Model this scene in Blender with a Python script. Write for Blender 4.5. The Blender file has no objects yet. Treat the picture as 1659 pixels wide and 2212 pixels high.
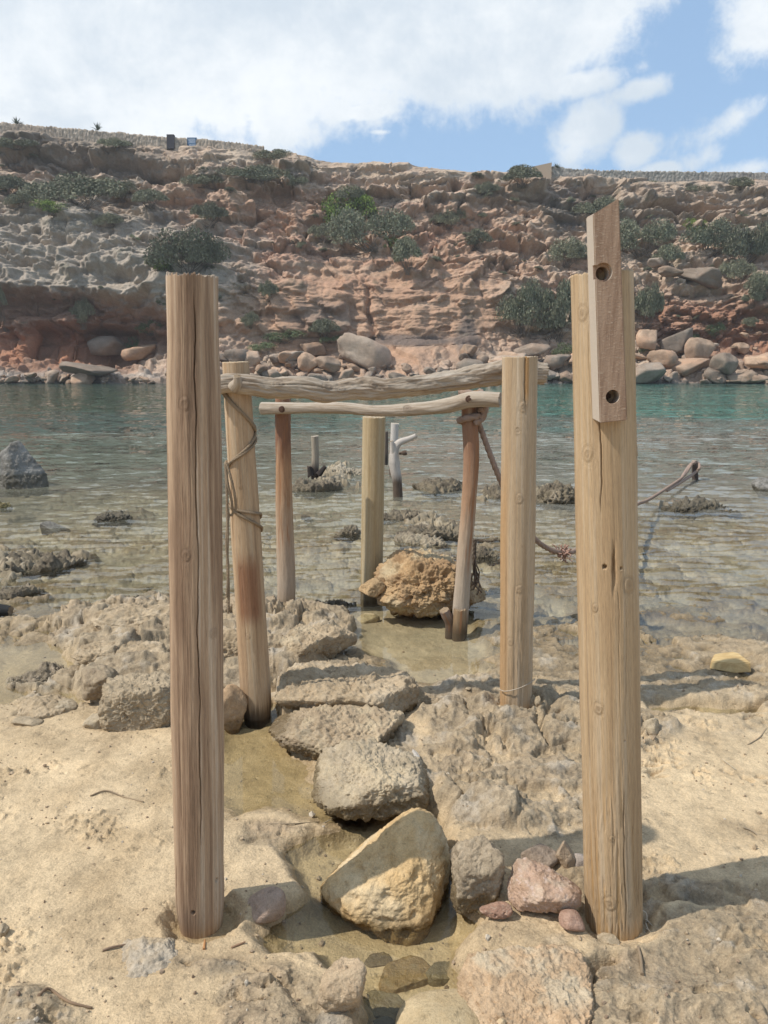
import bpy, bmesh, math, random
import numpy as np
from mathutils import Vector, Matrix
R = math.radians
S = bpy.context.scene
COL = S.collection

# ------------------------------------------------------------------ camera
F, CX, CY, H, PITCH = 1671.0, 829.5, 1106.0, 1.65, R(11.106)     # photo measured in a 1659 x 2212 grid
cam_d = bpy.data.cameras.new('camera'); cam = bpy.data.objects.new('camera', cam_d); COL.objects.link(cam)
cam_d.sensor_width = 36; cam_d.lens = 36 * F / 2212; cam_d.clip_start = .05; cam_d.clip_end = 3000
cam.location = (0, 0, H); cam.rotation_euler = (R(90) - PITCH, 0, 0)
S.camera = cam
S.render.engine = 'CYCLES'
S.cycles.use_denoising = True
S.cycles.max_bounces = 6; S.cycles.transparent_max_bounces = 12
S.cycles.caustics_reflective = False; S.cycles.caustics_refractive = False
S.view_settings.view_transform = 'Standard'; S.view_settings.look = 'None'
S.view_settings.exposure = 0.46; S.view_settings.gamma = 1

# ------------------------------------------------------------------ sun and sky
SUN_AZ, SUN_EL = R(14.5), R(52)            # light travels towards +x and a little +y
L = Vector((math.cos(SUN_AZ) * math.cos(SUN_EL), math.sin(SUN_AZ) * math.cos(SUN_EL), -math.sin(SUN_EL)))
sd = bpy.data.lights.new('sun', 'SUN'); sd.energy = 3.1; sd.angle = R(.55); sd.color = (1, .95, .87)
so = bpy.data.objects.new('sun', sd); COL.objects.link(so); so.rotation_euler = L.to_track_quat('-Z', 'Y').to_euler()


class NT:
    """small helper around a node tree"""
    def __init__(s, tree): s.t = tree; s.n = tree.nodes; s.l = tree.links
    def new(s, typ, **kw):
        n = s.n.new(typ)
        for k, v in kw.items(): setattr(n, k, v)
        return n
    def put(s, sock, v):
        if hasattr(v, 'is_output') or isinstance(v, bpy.types.NodeSocket): s.l.new(v, sock)
        else: sock.default_value = v
    def math(s, op, a, b=None, c=None, clamp=False):
        n = s.new('ShaderNodeMath', operation=op, use_clamp=clamp)
        s.put(n.inputs[0], a)
        if b is not None: s.put(n.inputs[1], b)
        if c is not None: s.put(n.inputs[2], c)
        return n.outputs[0]
    def vmath(s, op, a, b=None):
        n = s.new('ShaderNodeVectorMath', operation=op)
        s.put(n.inputs[0], a)
        if b is not None: s.put(n.inputs[1], b)
        return n.outputs[0]
    def noise(s, vec, scale, detail=5, rough=.55, dist=0, out=0):
        n = s.new('ShaderNodeTexNoise'); s.put(n.inputs['Vector'], vec)
        n.inputs['Scale'].default_value = scale; n.inputs['Detail'].default_value = detail
        n.inputs['Roughness'].default_value = rough; n.inputs['Distortion'].default_value = dist
        return n.outputs[out]
    def ramp(s, fac, a, b, lo=0., hi=1.):
        n = s.new('ShaderNodeMapRange', interpolation_type='SMOOTHSTEP'); s.put(n.inputs[0], fac)
        s.put(n.inputs[1], a); s.put(n.inputs[2], b); s.put(n.inputs[3], lo); s.put(n.inputs[4], hi)
        return n.outputs[0]
    def mix(s, f, a, b, mode='MIX'):
        n = s.new('ShaderNodeMix', data_type='RGBA', blend_type=mode)
        s.put(n.inputs[0], f); s.put(n.inputs[6], a); s.put(n.inputs[7], b)
        return n.outputs[2]
    def bump(s, h, strength, dist, normal=None):
        n = s.new('ShaderNodeBump'); s.put(n.inputs['Height'], h)
        s.put(n.inputs['Strength'], strength); n.inputs['Distance'].default_value = dist
        if normal is not None: s.l.new(normal, n.inputs['Normal'])
        return n.outputs[0]


W = bpy.data.worlds.new('World'); S.world = W; W.use_nodes = True
w = NT(W.node_tree); w.n.clear()
sky = w.new('ShaderNodeTexSky', sky_type='NISHITA', sun_disc=False)
sky.sun_elevation = SUN_EL; sky.sun_rotation = R(180) + (R(90) - SUN_AZ); sky.dust_density = 1.2; sky.ozone_density = 1.6; sky.air_density = 1.0
tc = w.new('ShaderNodeTexCoord'); D = tc.outputs['Generated']
sx = w.new('ShaderNodeSeparateXYZ'); w.l.new(D, sx.inputs[0])
az = w.math('ARCTAN2', sx.outputs[0], sx.outputs[1])            # 0 straight ahead, + to the right
el = w.math('ARCSINE', sx.outputs[2])
zz = w.math('ADD', w.math('MAXIMUM', sx.outputs[2], 0.02), .12)
cv = w.new('ShaderNodeCombineXYZ')
w.put(cv.inputs[0], w.math('DIVIDE', sx.outputs[0], zz)); w.put(cv.inputs[1], w.math('DIVIDE', sx.outputs[1], zz)); cv.inputs[2].default_value = 3.7
wisp = w.noise(D, 9., 10, .66, .12)
big = w.noise(cv.outputs[0], .9, 6, .55, .3)
nz = w.math('SUBTRACT', wisp, .5)


def pa(px, py):      # photo position -> azimuth, elevation of that direction
    up = (CY - py) / F; f = math.cos(PITCH) + up * math.sin(PITCH); z = -math.sin(PITCH) + up * math.cos(PITCH)
    r = (px - CX) / F
    return math.atan2(r, f), math.atan2(z, math.hypot(r, f))


def cloud_blob(px, py, rx, ry, rot=0, amp=1.):
    a0, e0 = pa(px, py); c, s_ = math.cos(rot), math.sin(rot)
    da = w.math('SUBTRACT', az, a0); de = w.math('SUBTRACT', el, e0)
    u = w.math('DIVIDE', w.math('ADD', w.math('MULTIPLY', da, c), w.math('MULTIPLY', de, s_)), rx / F)
    v = w.math('DIVIDE', w.math('SUBTRACT', w.math('MULTIPLY', de, c), w.math('MULTIPLY', da, s_)), ry / F)
    d = w.math('SQRT', w.math('ADD', w.math('MULTIPLY', u, u), w.math('MULTIPLY', v, v)))
    return w.math('MULTIPLY', w.math('SUBTRACT', 1.0, d), amp)


cov = None
for b in [(120, -40, 900, 275, -.02, 1.8), (740, -10, 540, 190, .10, 1.5), (1150, -60, 330, 235, .35, 1.2), (-160, 260, 720, 150, 0, 1.2), (540, 255, 90, 40, 0, .5), (770, 243, 120, 26, .1, .6),
          (1255, 290, 60, 95, -.7, .55), (1240, 180, 120, 35, .1, .6), (1390, 190, 75, 24, .2, .45), (1600, 250, 110, 38, .5, .38), (1370, 330, 42, 34, .4, .4), (1650, 50, 105, 115, .3, .5),
          (1625, 365, 100, 30, .1, .5), (1430, 368, 60, 16, 0, .45), (1520, 340, 70, 26, .5, .3), (820, 285, 40, 7, 0, .3), (1385, 145, 22, 14, 0, .2)]:
    v = cloud_blob(*b)
    cov = v if cov is None else w.math('MAXIMUM', cov, v)
back = w.ramp(big, .45, .6, -1., .5)                       # rest of the dome: broken cloud
far_ = w.ramp(w.math('ABSOLUTE', az), .62, .95)
low = w.ramp(el, .43, .6)
cov = w.math('MAXIMUM', cov, w.math('SUBTRACT', w.math('MULTIPLY', back, w.math('MAXIMUM', far_, low)), w.math('MULTIPLY', w.math('SUBTRACT', 1., w.math('MAXIMUM', far_, low)), 1.)))
mask = w.ramp(w.math('ADD', cov, w.math('MULTIPLY', nz, 1.7)), -.02, .36)
shade = w.ramp(w.math('ADD', w.math('MULTIPLY', big, .7), w.math('MULTIPLY', wisp, .55)), .46, .74)
cloudc = w.mix(shade, (7.9, 8.2, 8.4, 1), (5.5, 6.2, 6.9, 1))
blue = w.mix(.5, sky.outputs[0], (3.9, 5.9, 8.6, 1))
skyc = w.mix(w.math('MULTIPLY', mask, .96), blue, cloudc)
bg = w.new('ShaderNodeBackground'); w.l.new(skyc, bg.inputs[0]); bg.inputs[1].default_value = .092
wo = w.new('ShaderNodeOutputWorld'); w.l.new(bg.outputs[0], wo.inputs[0])

# ------------------------------------------------------------------ numpy noise
_rng = np.random.RandomState(7)
PERM = np.concatenate([_rng.permutation(256)] * 3)
G2 = np.stack([np.cos(np.arange(16) * math.pi / 8), np.sin(np.arange(16) * math.pi / 8)], 1)
_g = _rng.normal(size=(32, 3)); G3 = _g / np.linalg.norm(_g, axis=1)[:, None]
RND = _rng.rand(256 * 3)


def perlin2(x, y):
    X = np.floor(x).astype(int); Y = np.floor(y).astype(int); x = x - X; y = y - Y; X &= 255; Y &= 255
    u = x * x * x * (x * (6 * x - 15) + 10); v = y * y * y * (y * (6 * y - 15) + 10)
    def g(i, j):
        h = G2[PERM[PERM[(X + i) & 255] + ((Y + j) & 255)] & 15]
        return h[..., 0] * (x - i) + h[..., 1] * (y - j)
    a = g(0, 0) * (1 - u) + g(1, 0) * u; b = g(0, 1) * (1 - u) + g(1, 1) * u
    return (a * (1 - v) + b * v) * 1.5


def perlin3(x, y, z):
    X = np.floor(x).astype(int); Y = np.floor(y).astype(int); Z = np.floor(z).astype(int)
    x = x - X; y = y - Y; z = z - Z; X &= 255; Y &= 255; Z &= 255
    u = x * x * x * (x * (6 * x - 15) + 10); v = y * y * y * (y * (6 * y - 15) + 10); t = z * z * z * (z * (6 * z - 15) + 10)
    def g(i, j, k):
        h = G3[PERM[PERM[PERM[(X + i) & 255] + ((Y + j) & 255)] + ((Z + k) & 255)] & 31]
        return h[..., 0] * (x - i) + h[..., 1] * (y - j) + h[..., 2] * (z - k)
    def pl(k):
        a = g(0, 0, k) * (1 - u) + g(1, 0, k) * u; b = g(0, 1, k) * (1 - u) + g(1, 1, k) * u
        return a * (1 - v) + b * v
    return (pl(0) * (1 - t) + pl(1) * t) * 1.6


def fbm2(x, y, o=4, g=.5, ridge=False):
    s = 0; a = 1; n = 0
    for i in range(o):
        p = perlin2(x + 17.3 * i, y - 9.1 * i)
        if ridge: p = 1 - 2 * np.abs(p)
        s = s + a * p; n += a; a *= g; x = x * 2.03; y = y * 2.03
    return s / n


def fbm3(x, y, z, o=4, g=.5, ridge=False):
    s = 0; a = 1; n = 0
    for i in range(o):
        p = perlin3(x + 17.3 * i, y - 9.1 * i, z + 4.7 * i)
        if ridge: p = 1 - 2 * np.abs(p)
        s = s + a * p; n += a; a *= g; x = x * 2.03; y = y * 2.03; z = z * 2.03
    return s / n


def worley2(x, y):
    """distance to the nearest and second nearest cell point, and a random number per cell"""
    X = np.floor(x).astype(int); Y = np.floor(y).astype(int)
    d1 = np.full(x.shape, 9.); d2 = np.full(x.shape, 9.); idr = np.zeros(x.shape)
    for i in (-1, 0, 1):
        for j in (-1, 0, 1):
            h = PERM[PERM[(X + i) & 255] + ((Y + j) & 255)]
            d = np.hypot(X + i + RND[h] - x, Y + j + RND[h + 256] - y)
            m = d < d1
            d2 = np.where(m, d1, np.minimum(d2, d)); idr = np.where(m, RND[h + 300], idr); d1 = np.where(m, d, d1)
    return d1, d2, idr


def worley3(x, y, z, ids=False):
    X = np.floor(x).astype(int); Y = np.floor(y).astype(int); Z = np.floor(z).astype(int)
    d1 = np.full(x.shape, 9.); d2 = np.full(x.shape, 9.); idr = np.zeros(x.shape)
    for i in (-1, 0, 1):
        for j in (-1, 0, 1):
            for k in (-1, 0, 1):
                h = PERM[PERM[PERM[(X + i) & 255] + ((Y + j) & 255)] + ((Z + k) & 255)]
                d = np.sqrt((X + i + RND[h] - x) ** 2 + (Y + j + RND[h + 256] - y) ** 2 + (Z + k + RND[h + 128] - z) ** 2)
                m = d < d1
                d2 = np.where(m, d1, np.minimum(d2, d)); idr = np.where(m, RND[h + 333], idr); d1 = np.where(m, d, d1)
    return (d1, d2, idr) if ids else (d1, d2)


def ss(a, b, x):
    t = np.clip((x - a) / (b - a), 0, 1); return t * t * (3 - 2 * t)


def lerp(a, b, t):
    return a + (b - a) * t


def cmix(c, d, t):
    """blend colour arrays / tuples by a mask"""
    return np.asarray(c) * (1 - t[..., None]) + np.asarray(d) * t[..., None]


# ------------------------------------------------------------------ photo geometry: pixel -> point in the place
def ray(px, py):
    u = (CY - py) / F
    return np.array([(px - CX) / F, math.cos(PITCH) + u * math.sin(PITCH), -math.sin(PITCH) + u * math.cos(PITCH)])
def G(px, py, z=0.):
    d = ray(px, py); t = (z - H) / d[2]
    return np.array([d[0] * t, d[1] * t, z])
def P(px, py, Y):
    d = ray(px, py); t = Y / d[1]
    return np.array([d[0] * t, Y, H + d[2] * t])
def project(V):
    x, y, z = V[..., 0], V[..., 1], V[..., 2] - H
    dep = y * math.cos(PITCH) - z * math.sin(PITCH); up = y * math.sin(PITCH) + z * math.cos(PITCH)
    return CX + F * x / dep, CY - F * up / dep, dep


# ------------------------------------------------------------------ mesh builders
def add_attrs(me, attrs):
    for k, v in (attrs or {}).items():
        v = np.asarray(v, dtype=np.float32)
        if v.ndim == 1:
            a = me.attributes.new(k, 'FLOAT', 'POINT'); a.data.foreach_set('value', v)
        elif k == 'grain':
            a = me.attributes.new(k, 'FLOAT_VECTOR', 'POINT'); a.data.foreach_set('vector', v.ravel())
        else:
            a = me.attributes.new(k, 'FLOAT_COLOR', 'POINT')
            if v.shape[1] == 3: v = np.concatenate([v, np.ones((len(v), 1), np.float32)], 1)
            a.data.foreach_set('color', v.ravel())


def np_mesh(name, V, faces, attrs=None, smooth=True):
    """V (n,3); faces: list of int arrays, each (m,k)"""
    me = bpy.data.meshes.new(name)
    me.vertices.add(len(V)); me.vertices.foreach_set('co', np.asarray(V, dtype=np.float32).ravel())
    loops = np.concatenate([f.ravel() for f in faces]).astype(np.int32)
    sizes = np.concatenate([np.full(len(f), f.shape[1], np.int32) for f in faces])
    me.loops.add(len(loops)); me.loops.foreach_set('vertex_index', loops)
    me.polygons.add(len(sizes)); me.polygons.foreach_set('loop_start', np.concatenate([[0], np.cumsum(sizes)[:-1]]).astype(np.int32))
    me.polygons.foreach_set('use_smooth', np.full(len(sizes), smooth))
    me.update(calc_edges=True); add_attrs(me, attrs)
    return me


def grid_faces(n, m, wrap=False):
    i = np.arange(n - 1)[:, None]; j = np.arange(m if wrap else m - 1)[None, :]; k = (j + 1) % m
    return np.stack([i * m + j, i * m + k, (i + 1) * m + k, (i + 1) * m + j], -1).reshape(-1, 4)


def link(name, me, mat=None, parent=None, loc=None, label=None, cat=None, group=None, kind=None):
    o = bpy.data.objects.new(name, me); COL.objects.link(o)
    if mat is not None and me is not None and not me.materials: me.materials.append(mat)
    if parent is not None: o.parent = parent
    if loc is not None: o.location = loc
    if label: o['label'] = label
    if cat: o['category'] = cat
    if group: o['group'] = group
    if kind: o['kind'] = kind
    return o


# ------------------------------------------------------------------ materials
def new_mat(name):
    m = bpy.data.materials.new(name); m.use_nodes = True; t = NT(m.node_tree); t.n.clear()
    b = t.new('ShaderNodeBsdfPrincipled'); o = t.new('ShaderNodeOutputMaterial'); t.l.new(b.outputs[0], o.inputs[0])
    b.inputs['Specular IOR Level'].default_value = .3
    return m, t, b, o


def rock_mat(name, scale, bump=.5, dist=.02, rough=.9, var=.35, wet=True, rnd=0., pitd=.35):
    """stone: colour from the 'col' attribute, broken by grain; wet attribute 0..1 makes it glossy"""
    m, t, b, o = new_mat(name)
    v = t.new('ShaderNodeTexCoord').outputs['Object']
    at = t.new('ShaderNodeAttribute', attribute_name='col')
    n1 = t.noise(v, scale, 8, .62, .2); n2 = t.noise(v, scale * 6, 6, .65); n3 = t.noise(v, scale * 31, 3, .6)
    f = t.math('ADD', t.math('MULTIPLY', t.math('SUBTRACT', n1, .5), var * 2.2), t.math('MULTIPLY', t.math('SUBTRACT', n2, .5), var * 1.5))
    f = t.math('ADD', f, t.math('MULTIPLY', t.math('SUBTRACT', n3, .5), var * 2.2))
    n4 = t.noise(v, scale * 90, 2, .6); f = t.math('ADD', f, t.math('MULTIPLY', t.math('SUBTRACT', n4, .5), var * 1.6))
    f = t.math('ADD', f, 1.)
    c = t.vmath('MULTIPLY', at.outputs['Color'], None)
    cc = t.new('ShaderNodeCombineXYZ')
    for i in range(3): t.l.new(f, cc.inputs[i])
    t.l.new(cc.outputs[0], c.node.inputs[1])
    if rnd:
        oi = t.new('ShaderNodeObjectInfo')
        tint = t.mix(t.ramp(oi.outputs['Random'], .1, .8), (.84, .84, .86, 1), (1.16, .99, .88, 1))
        val = t.ramp(t.math('FRACT', t.math('MULTIPLY', oi.outputs['Random'], 7.13)), 0, 1, 1 - rnd, 1 + rnd * .7)
        c = t.mix(1., c, tint, 'MULTIPLY'); c2 = t.new('ShaderNodeVectorMath', operation='SCALE'); t.l.new(c, c2.inputs[0]); t.l.new(val, c2.inputs['Scale']); c = c2.outputs[0]
    t.l.new(c, b.inputs['Base Color'])
    vo = t.new('ShaderNodeTexVoronoi', feature='SMOOTH_F1'); vo.inputs['Scale'].default_value = scale * 3.3; t.l.new(v, vo.inputs['Vector'])
    n1 = t.math('SUBTRACT', n1, t.math('MULTIPLY', t.math('MULTIPLY', t.ramp(vo.outputs['Distance'], .32, .08), t.ramp(n2, .45, .6)), pitd))
    hsum = t.math('ADD', t.math('ADD', n1, t.math('MULTIPLY', n2, .45)), t.math('MULTIPLY', n3, .18))
    t.l.new(t.bump(hsum, bump, dist), b.inputs['Normal'])
    if wet:
        wa = t.new('ShaderNodeAttribute', attribute_name='wet')
        t.put(b.inputs['Roughness'], t.ramp(wa.outputs['Fac'], 0, 1, rough, .22))
    else: b.inputs['Roughness'].default_value = rough
    return m


M_ground = rock_mat('ground_rock_and_sand', 5, 1., .018, .92, .42)
M_cliff = rock_mat('cliff_limestone', .8, .7, .2, .95, .42, wet=False)
M_rock = rock_mat('boulder_stone', 7, .8, .02, .92, .34)
M_shore = rock_mat('shore_boulder_stone', 1.1, .6, .12, .93, .28, wet=False, rnd=.3)
M_reef = rock_mat('pitted_reef_stone', 9, .9, .03, .85, .4)

# ------------------------------------------------------------------ the ground: one height function, used by the mesh and by everything that stands on it
def wpoly(pts):
    return np.array([G(p[0], p[1], p[2] if len(p) > 2 else 0.)[:2] for p in pts])


def sdpoly(X, Y, poly, pad=.5):
    out = np.full(X.shape, 9.)
    lo = poly.min(0) - pad; hi = poly.max(0) + pad
    m = (X > lo[0]) & (X < hi[0]) & (Y > lo[1]) & (Y < hi[1])
    if not m.any(): return out
    x = X[m]; y = Y[m]; d = np.full(x.shape, 1e9); s = np.ones(x.shape)
    n = len(poly)
    for i in range(n):
        a = poly[i]; b = poly[i - 1]; ex, ey = b - a; wx = x - a[0]; wy = y - a[1]
        t = np.clip((wx * ex + wy * ey) / (ex * ex + ey * ey + 1e-12), 0, 1)
        d = np.minimum(d, (wx - ex * t) ** 2 + (wy - ey * t) ** 2)
        c1 = y >= a[1]; c2 = y < b[1]; c3 = ex * wy > ey * wx
        s = np.where((c1 & c2 & c3) | (~c1 & ~c2 & ~c3), -s, s)
    out[m] = s * np.sqrt(d)
    return out


def sdline(X, Y, pts):
    d = np.full(X.shape, 1e9)
    for a, b in zip(pts[:-1], pts[1:]):
        ex, ey = b - a; wx = X - a[0]; wy = Y - a[1]
        t = np.clip((wx * ex + wy * ey) / (ex * ex + ey * ey), 0, 1)
        d = np.minimum(d, (wx - ex * t) ** 2 + (wy - ey * t) ** 2)
    return np.sqrt(d)


# name: polygon in photo pixels (x, y, height it stands at), level, edge softness, roughness
POOLS = [
    (wpoly([(470, 1560), (600, 1552), (640, 1600), (690, 1640), (700, 1690), (760, 1735), (820, 1750), (800, 1790), (700, 1785), (600, 1760), (480, 1775), (400, 1700)]), -.018, .16, .008),
    (wpoly([(625, 1850), (690, 1800), (790, 1770), (900, 1745), (960, 1800), (990, 1960), (1040, 2000), (1010, 2080), (1050, 2150), (1090, 2240), (880, 2290), (790, 2240), (770, 2130), (700, 2080), (610, 2080), (575, 2020), (640, 1950)]), -.048, .10, .008),
    (wpoly([(760, 1330), (790, 1290), (1040, 1330), (1075, 1400), (1060, 1450), (960, 1470), (880, 1470), (810, 1420), (770, 1390)]), -.05, .16, .012),
    (wpoly([(-40, 1400), (130, 1385), (200, 1400), (150, 1450), (60, 1510), (-40, 1540)]), -.02, .10, .01),
    (wpoly([(110, 1500), (210, 1470), (230, 1515), (150, 1530)]), -.012, .08, .01),
    (wpoly([(1400, 1530), (1520, 1525), (1640, 1530), (1640, 1556), (1540, 1560), (1400, 1556)]), -.004, .05, .004),
]
SLABS = [   # bedrock standing above the beach: polygon, height, edge width, roughness, red, grey
    (wpoly([(100, 1330, .08), (230, 1275, .1), (370, 1285, .12), (480, 1290, .1), (640, 1300, .08), (745, 1300, .08), (765, 1350, .03), (750, 1395, .03), (640, 1420, .1), (590, 1440, .14), (480, 1530), (372, 1545), (240, 1530), (150, 1480, .04), (170, 1420, .06)]), .13, .05, .035, .1, .25),
    (wpoly([(590, 1440, .18), (660, 1405, .18), (760, 1410, .18), (830, 1425, .17), (888, 1465, .15), (885, 1520, .05), (830, 1545), (700, 1545), (604, 1560)]), .165, .025, .03, .05, .2),
    (wpoly([(20, 1440, .03), (180, 1430, .05), (215, 1465, .04), (130, 1500), (30, 1480)]), .05, .05, .03, 0, .6),
    (wpoly([(890, 1545), (905, 1490, .06), (1000, 1450, .05), (1110, 1455, .05), (1250, 1480, .06), (1480, 1570, .06), (1380, 1640, .07), (1270, 1790, .07), (1215, 1830, .06), (1095, 1800, .07), (1000, 1790, .08), (930, 1720, .07), (945, 1650, .07)]), .095, .07, .022, .05, .2),
    (wpoly([(640, 1560, .05), (720, 1530, .08), (880, 1540, .08), (940, 1660, .06), (930, 1720, .04), (830, 1735), (770, 1730), (700, 1680), (690, 1630), (630, 1600)]), .085, .06, .025, .02, .4),
    (wpoly([(930, 1690, .1), (1000, 1655, .12), (1080, 1660, .12), (1165, 1720, .1), (1220, 1800, .05), (1180, 1850), (1080, 1830), (985, 1800)]), .145, .05, .02, 0, .4),
    (wpoly([(1258, 2075, .1), (1290, 2050, .12), (1400, 2010, .12), (1420, 1960, .12), (1700, 1900, .12), (1800, 2400), (1255, 2400), (1262, 2160)]), .115, .03, .022, .12, .1),
    (wpoly([(1385, 1985, .1), (1400, 1905, .1), (1460, 1890, .1), (1700, 1880, .1), (1700, 1930, .1), (1440, 1950, .1)]), .135, .03, .02, .1, .05),
    (wpoly([(-60, 2130, .12), (60, 2100, .12), (130, 2180, .12), (240, 2240, .12), (240, 2400), (-60, 2400)]), .145, .10, .014, .05, 0),
    (wpoly([(480, 2120, .1), (600, 2080, .08), (690, 2095, .08), (740, 2160, .06), (760, 2260, .06), (460, 2300, .1)]), .105, .08, .012, .1, 0),
    (wpoly([(400, 2060, .08), (500, 2050, .08), (560, 2075, .07), (520, 2110, .07), (420, 2110, .08)]), .10, .06, .008, .1, 0),
    (wpoly([(605, 1850), (660, 1800), (720, 1795), (640, 1790), (540, 1800), (520, 1840)]), .035, .06, .018, .15, 0),
]
REEFS = [(wpoly([(835, 1092, .08), (1000, 1098, .08), (1010, 1150), (900, 1172), (840, 1120)]), .07), (wpoly([(900, 1040, .08), (1100, 1036, .08), (1235, 1032, .08), (1240, 1085), (1090, 1085), (920, 1062)]), .06), (wpoly([(-80, 1165, .08), (150, 1162, .08), (165, 1200), (60, 1240), (100, 1275), (0, 1300), (-80, 1300)]), .07),
         (wpoly([(640, 1030, .06), (700, 985, .1), (785, 985, .1), (790, 1050), (700, 1062), (640, 1060)]), .09), (wpoly([(1400, 1078, .03), (1590, 1092, .03), (1590, 1112), (1430, 1105)]), .03), (wpoly([(1010, 1160, .06), (1080, 1160, .06), (1090, 1205), (1020, 1210)]), .06), (wpoly([(870, 1140, .06), (970, 1150, .06), (1000, 1200), (930, 1215), (880, 1180)]), .05), (wpoly([(200, 1095, .02), (285, 1095, .02), (290, 1130), (200, 1130)]), .02)]
CRACKS = [wpoly([(1385, 1521, .04), (1440, 1524, .04), (1470, 1516, .04), (1505, 1513, .04), (1535, 1527, .04), (1600, 1522, .04), (1680, 1512, .04)]),
          wpoly([(1258, 2215, .1), (1262, 2120, .1), (1285, 2060, .1), (1330, 2050, .1)]),
          wpoly([(1210, 1530, .09), (1160, 1560, .09), (1190, 1600, .09), (1230, 1590, .09)])]
POST_HOLES = [(G(432, 2010, .04)[:2], .10), (G(1330, 2010, .05)[:2], .125), (G(556, 1552, 0)[:2], .10), (G(1117, 1532, .06)[:2], .10)]


def ground_height(X, Y):
    rt = ss(-.12, .16, X / np.maximum(Y, .5))
    yk = [-6, 1.2, 1.8, 3.0, 3.5, 4.2, 5.0, 6, 8, 11, 15, 22, 60]
    L_ = np.interp(Y, yk, [.30, .085, .062, .036, .03, .035, .0, -.035, -.06, -.12, -.40, -1.3, -4.5])
    R_ = np.interp(Y, yk, [.32, .11, .09, .07, .06, .03, -.012, -.03, -.05, -.10, -.32, -1.2, -4.5])
    far = ss(3.2, 4.6, Y); deep = ss(9, 14, Y)
    h = lerp(L_, R_, rt)
    n0 = fbm2(X * .9 + 3, Y * .9, 4); n1 = fbm2(X * 4, Y * 4 + 7, 4); n2 = fbm2(X * 17, Y * 17, 4)
    rough = fbm2(X * 6 + 50 + n1 * .3, Y * 7 + n2 * .3, 5, .5)
    nl = fbm2(X * 2.2 + 33, Y * 2.2, 2); nm = fbm2(X * 2.4 + 63, Y * 2.4, 2); nh = fbm2(X * 8 + 63, Y * 8, 2) * .12
    q1, q2, qi = worley2(X * 2.3 + nl * .5 + nh, Y * 3.0 + nm * .5 + 7); r1_, r2_, ri = worley2(X * 5.5 + nm + nh + 3, Y * 7.5 + nl - nh)
    block = (qi - .5) * ss(.0, .10, q2 - q1) * 1.3 + (ri - .5) * ss(0, .16, r2_ - r1_) * .55 - ss(.07, .0, q2 - q1) * .35       # fractured bedding
    cav = ss(.06, .2, fbm2(X * 5.5 + 90, Y * 7, 5, .55)) * ss(-.3, .2, n0 + n1 * .5)                                              # solution hollows
    rock = np.clip(ss(3.1, 3.7, Y + n1 * .5) * (1 - .25 * ss(-.1, .3, n0)), 0, 1)
    rock = np.maximum(rock, ss(-.05, .25, n0 * .8 + n1 * .4) * ss(.05, .35, X / np.maximum(Y, .5)) * .75)
    grey = np.zeros_like(X); red = np.zeros_like(X)
    h = h + n0 * lerp(.018, .045, far) + n1 * lerp(.008, .022, far) * (1 - deep)
    pa_ = ss(.12, .42, fbm2(X * 3.1 + 20, Y * 3.1, 3)) * (1 - far)            # trampled, clotted sand
    cl = np.maximum(0, fbm2(X * 30, Y * 30 + 5, 4, .6)) ** 1.0
    h = h + pa_ * cl * .045 + fbm2(X * 60, Y * 60, 3) * .0016 + n2 * .0035
    wx = X + (n1 * .085 + n2 * .012) * lerp(1, 1.8, far); wy = Y + (fbm2(X * 3 + 31, Y * 3, 4) * .085 + fbm2(X * 17 + 9, Y * 17, 3) * .012) * lerp(1, 1.8, far)
    pool = np.zeros_like(X)
    for poly, lev, soft, rg in POOLS:
        d = sdpoly(wx, wy, poly); m = ss(soft * .6, -soft * .7, d)
        h = lerp(h, lev + n1 * rg + n2 * .003, m); rock = rock * (1 - m * .8); pool = np.maximum(pool, m)
    d1, d2, idr = worley2(wx * 11 + n1, wy * 15 + n2)
    pits = ss(.48, .05, d1) * ss(.62, .9, idr) * ss(-.1, .3, n1 + n0)
    for poly, top, soft, rg, rd, gr in SLABS:
        d = sdpoly(wx, wy, poly); m = ss(soft * .45, -soft * .55, d)
        dome = top * (1 - .28 * ss(-.28, 0., d))
        h = lerp(h, np.maximum(h, dome + n1 * rg * .6 + n2 * rg * .3 + rough * rg * .9 + block * rg * 1.0 - cav * rg * 1.1 - pits * rg * .5), m)
        rock = np.maximum(rock, m); grey = np.maximum(grey, m * gr); red = np.maximum(red, m * rd); pool = pool * (1 - m)
    reef = np.zeros_like(X)
    for poly, top in REEFS:
        d = sdpoly(X + fbm2(X * 1.3 + 5, Y * 1.3, 5, .6) * .55, Y + fbm2(X * 1.3 + 45, Y * 1.3, 5, .6) * .8, poly, 1.2); m = ss(.22, -.35, d)
        h = np.where(m > 0, lerp(h, np.maximum(h, top * (.25 + .75 * ss(.0, -.5, d)) + (rough * .5 + block * .5 - cav * .6 + n2 * .25) * .085), m), h); reef = np.maximum(reef, m)
    rk = rock * (1 - pool)
    h = h + rk * far * (rough * .02 + block * .034 + n2 * .008 - cav * .035 - fbm2(X * 11 + 7, Y * 15, 5, .62, ridge=True) * .016) * (1 - deep * .5)
    crisp = fbm2(X * 21 + 7, Y * 25, 5, .62, ridge=True)
    h = h + rk * (1 - far) * (rough * .016 + block * .016 + n2 * .005 - crisp * (.004 + .006 * ss(1.95, 2.5, Y)) - cav * .02 + fbm2(X * 45, Y * 50, 3, .6) * .0045)
    # dark solution pits in the rock on the right
    pp = ss(.15, .5, fbm2(X * 2.3 + 70, Y * 2.3 + 4, 3)) * ss(.2, .4, X / np.maximum(Y, .5)) * (1 - far)
    e1, e2, ei = worley2(wx * 19 + 3, wy * 24)
    h = h - pp * ss(.5, .15, e1) * .05 * ss(.3, .6, ei)
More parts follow.
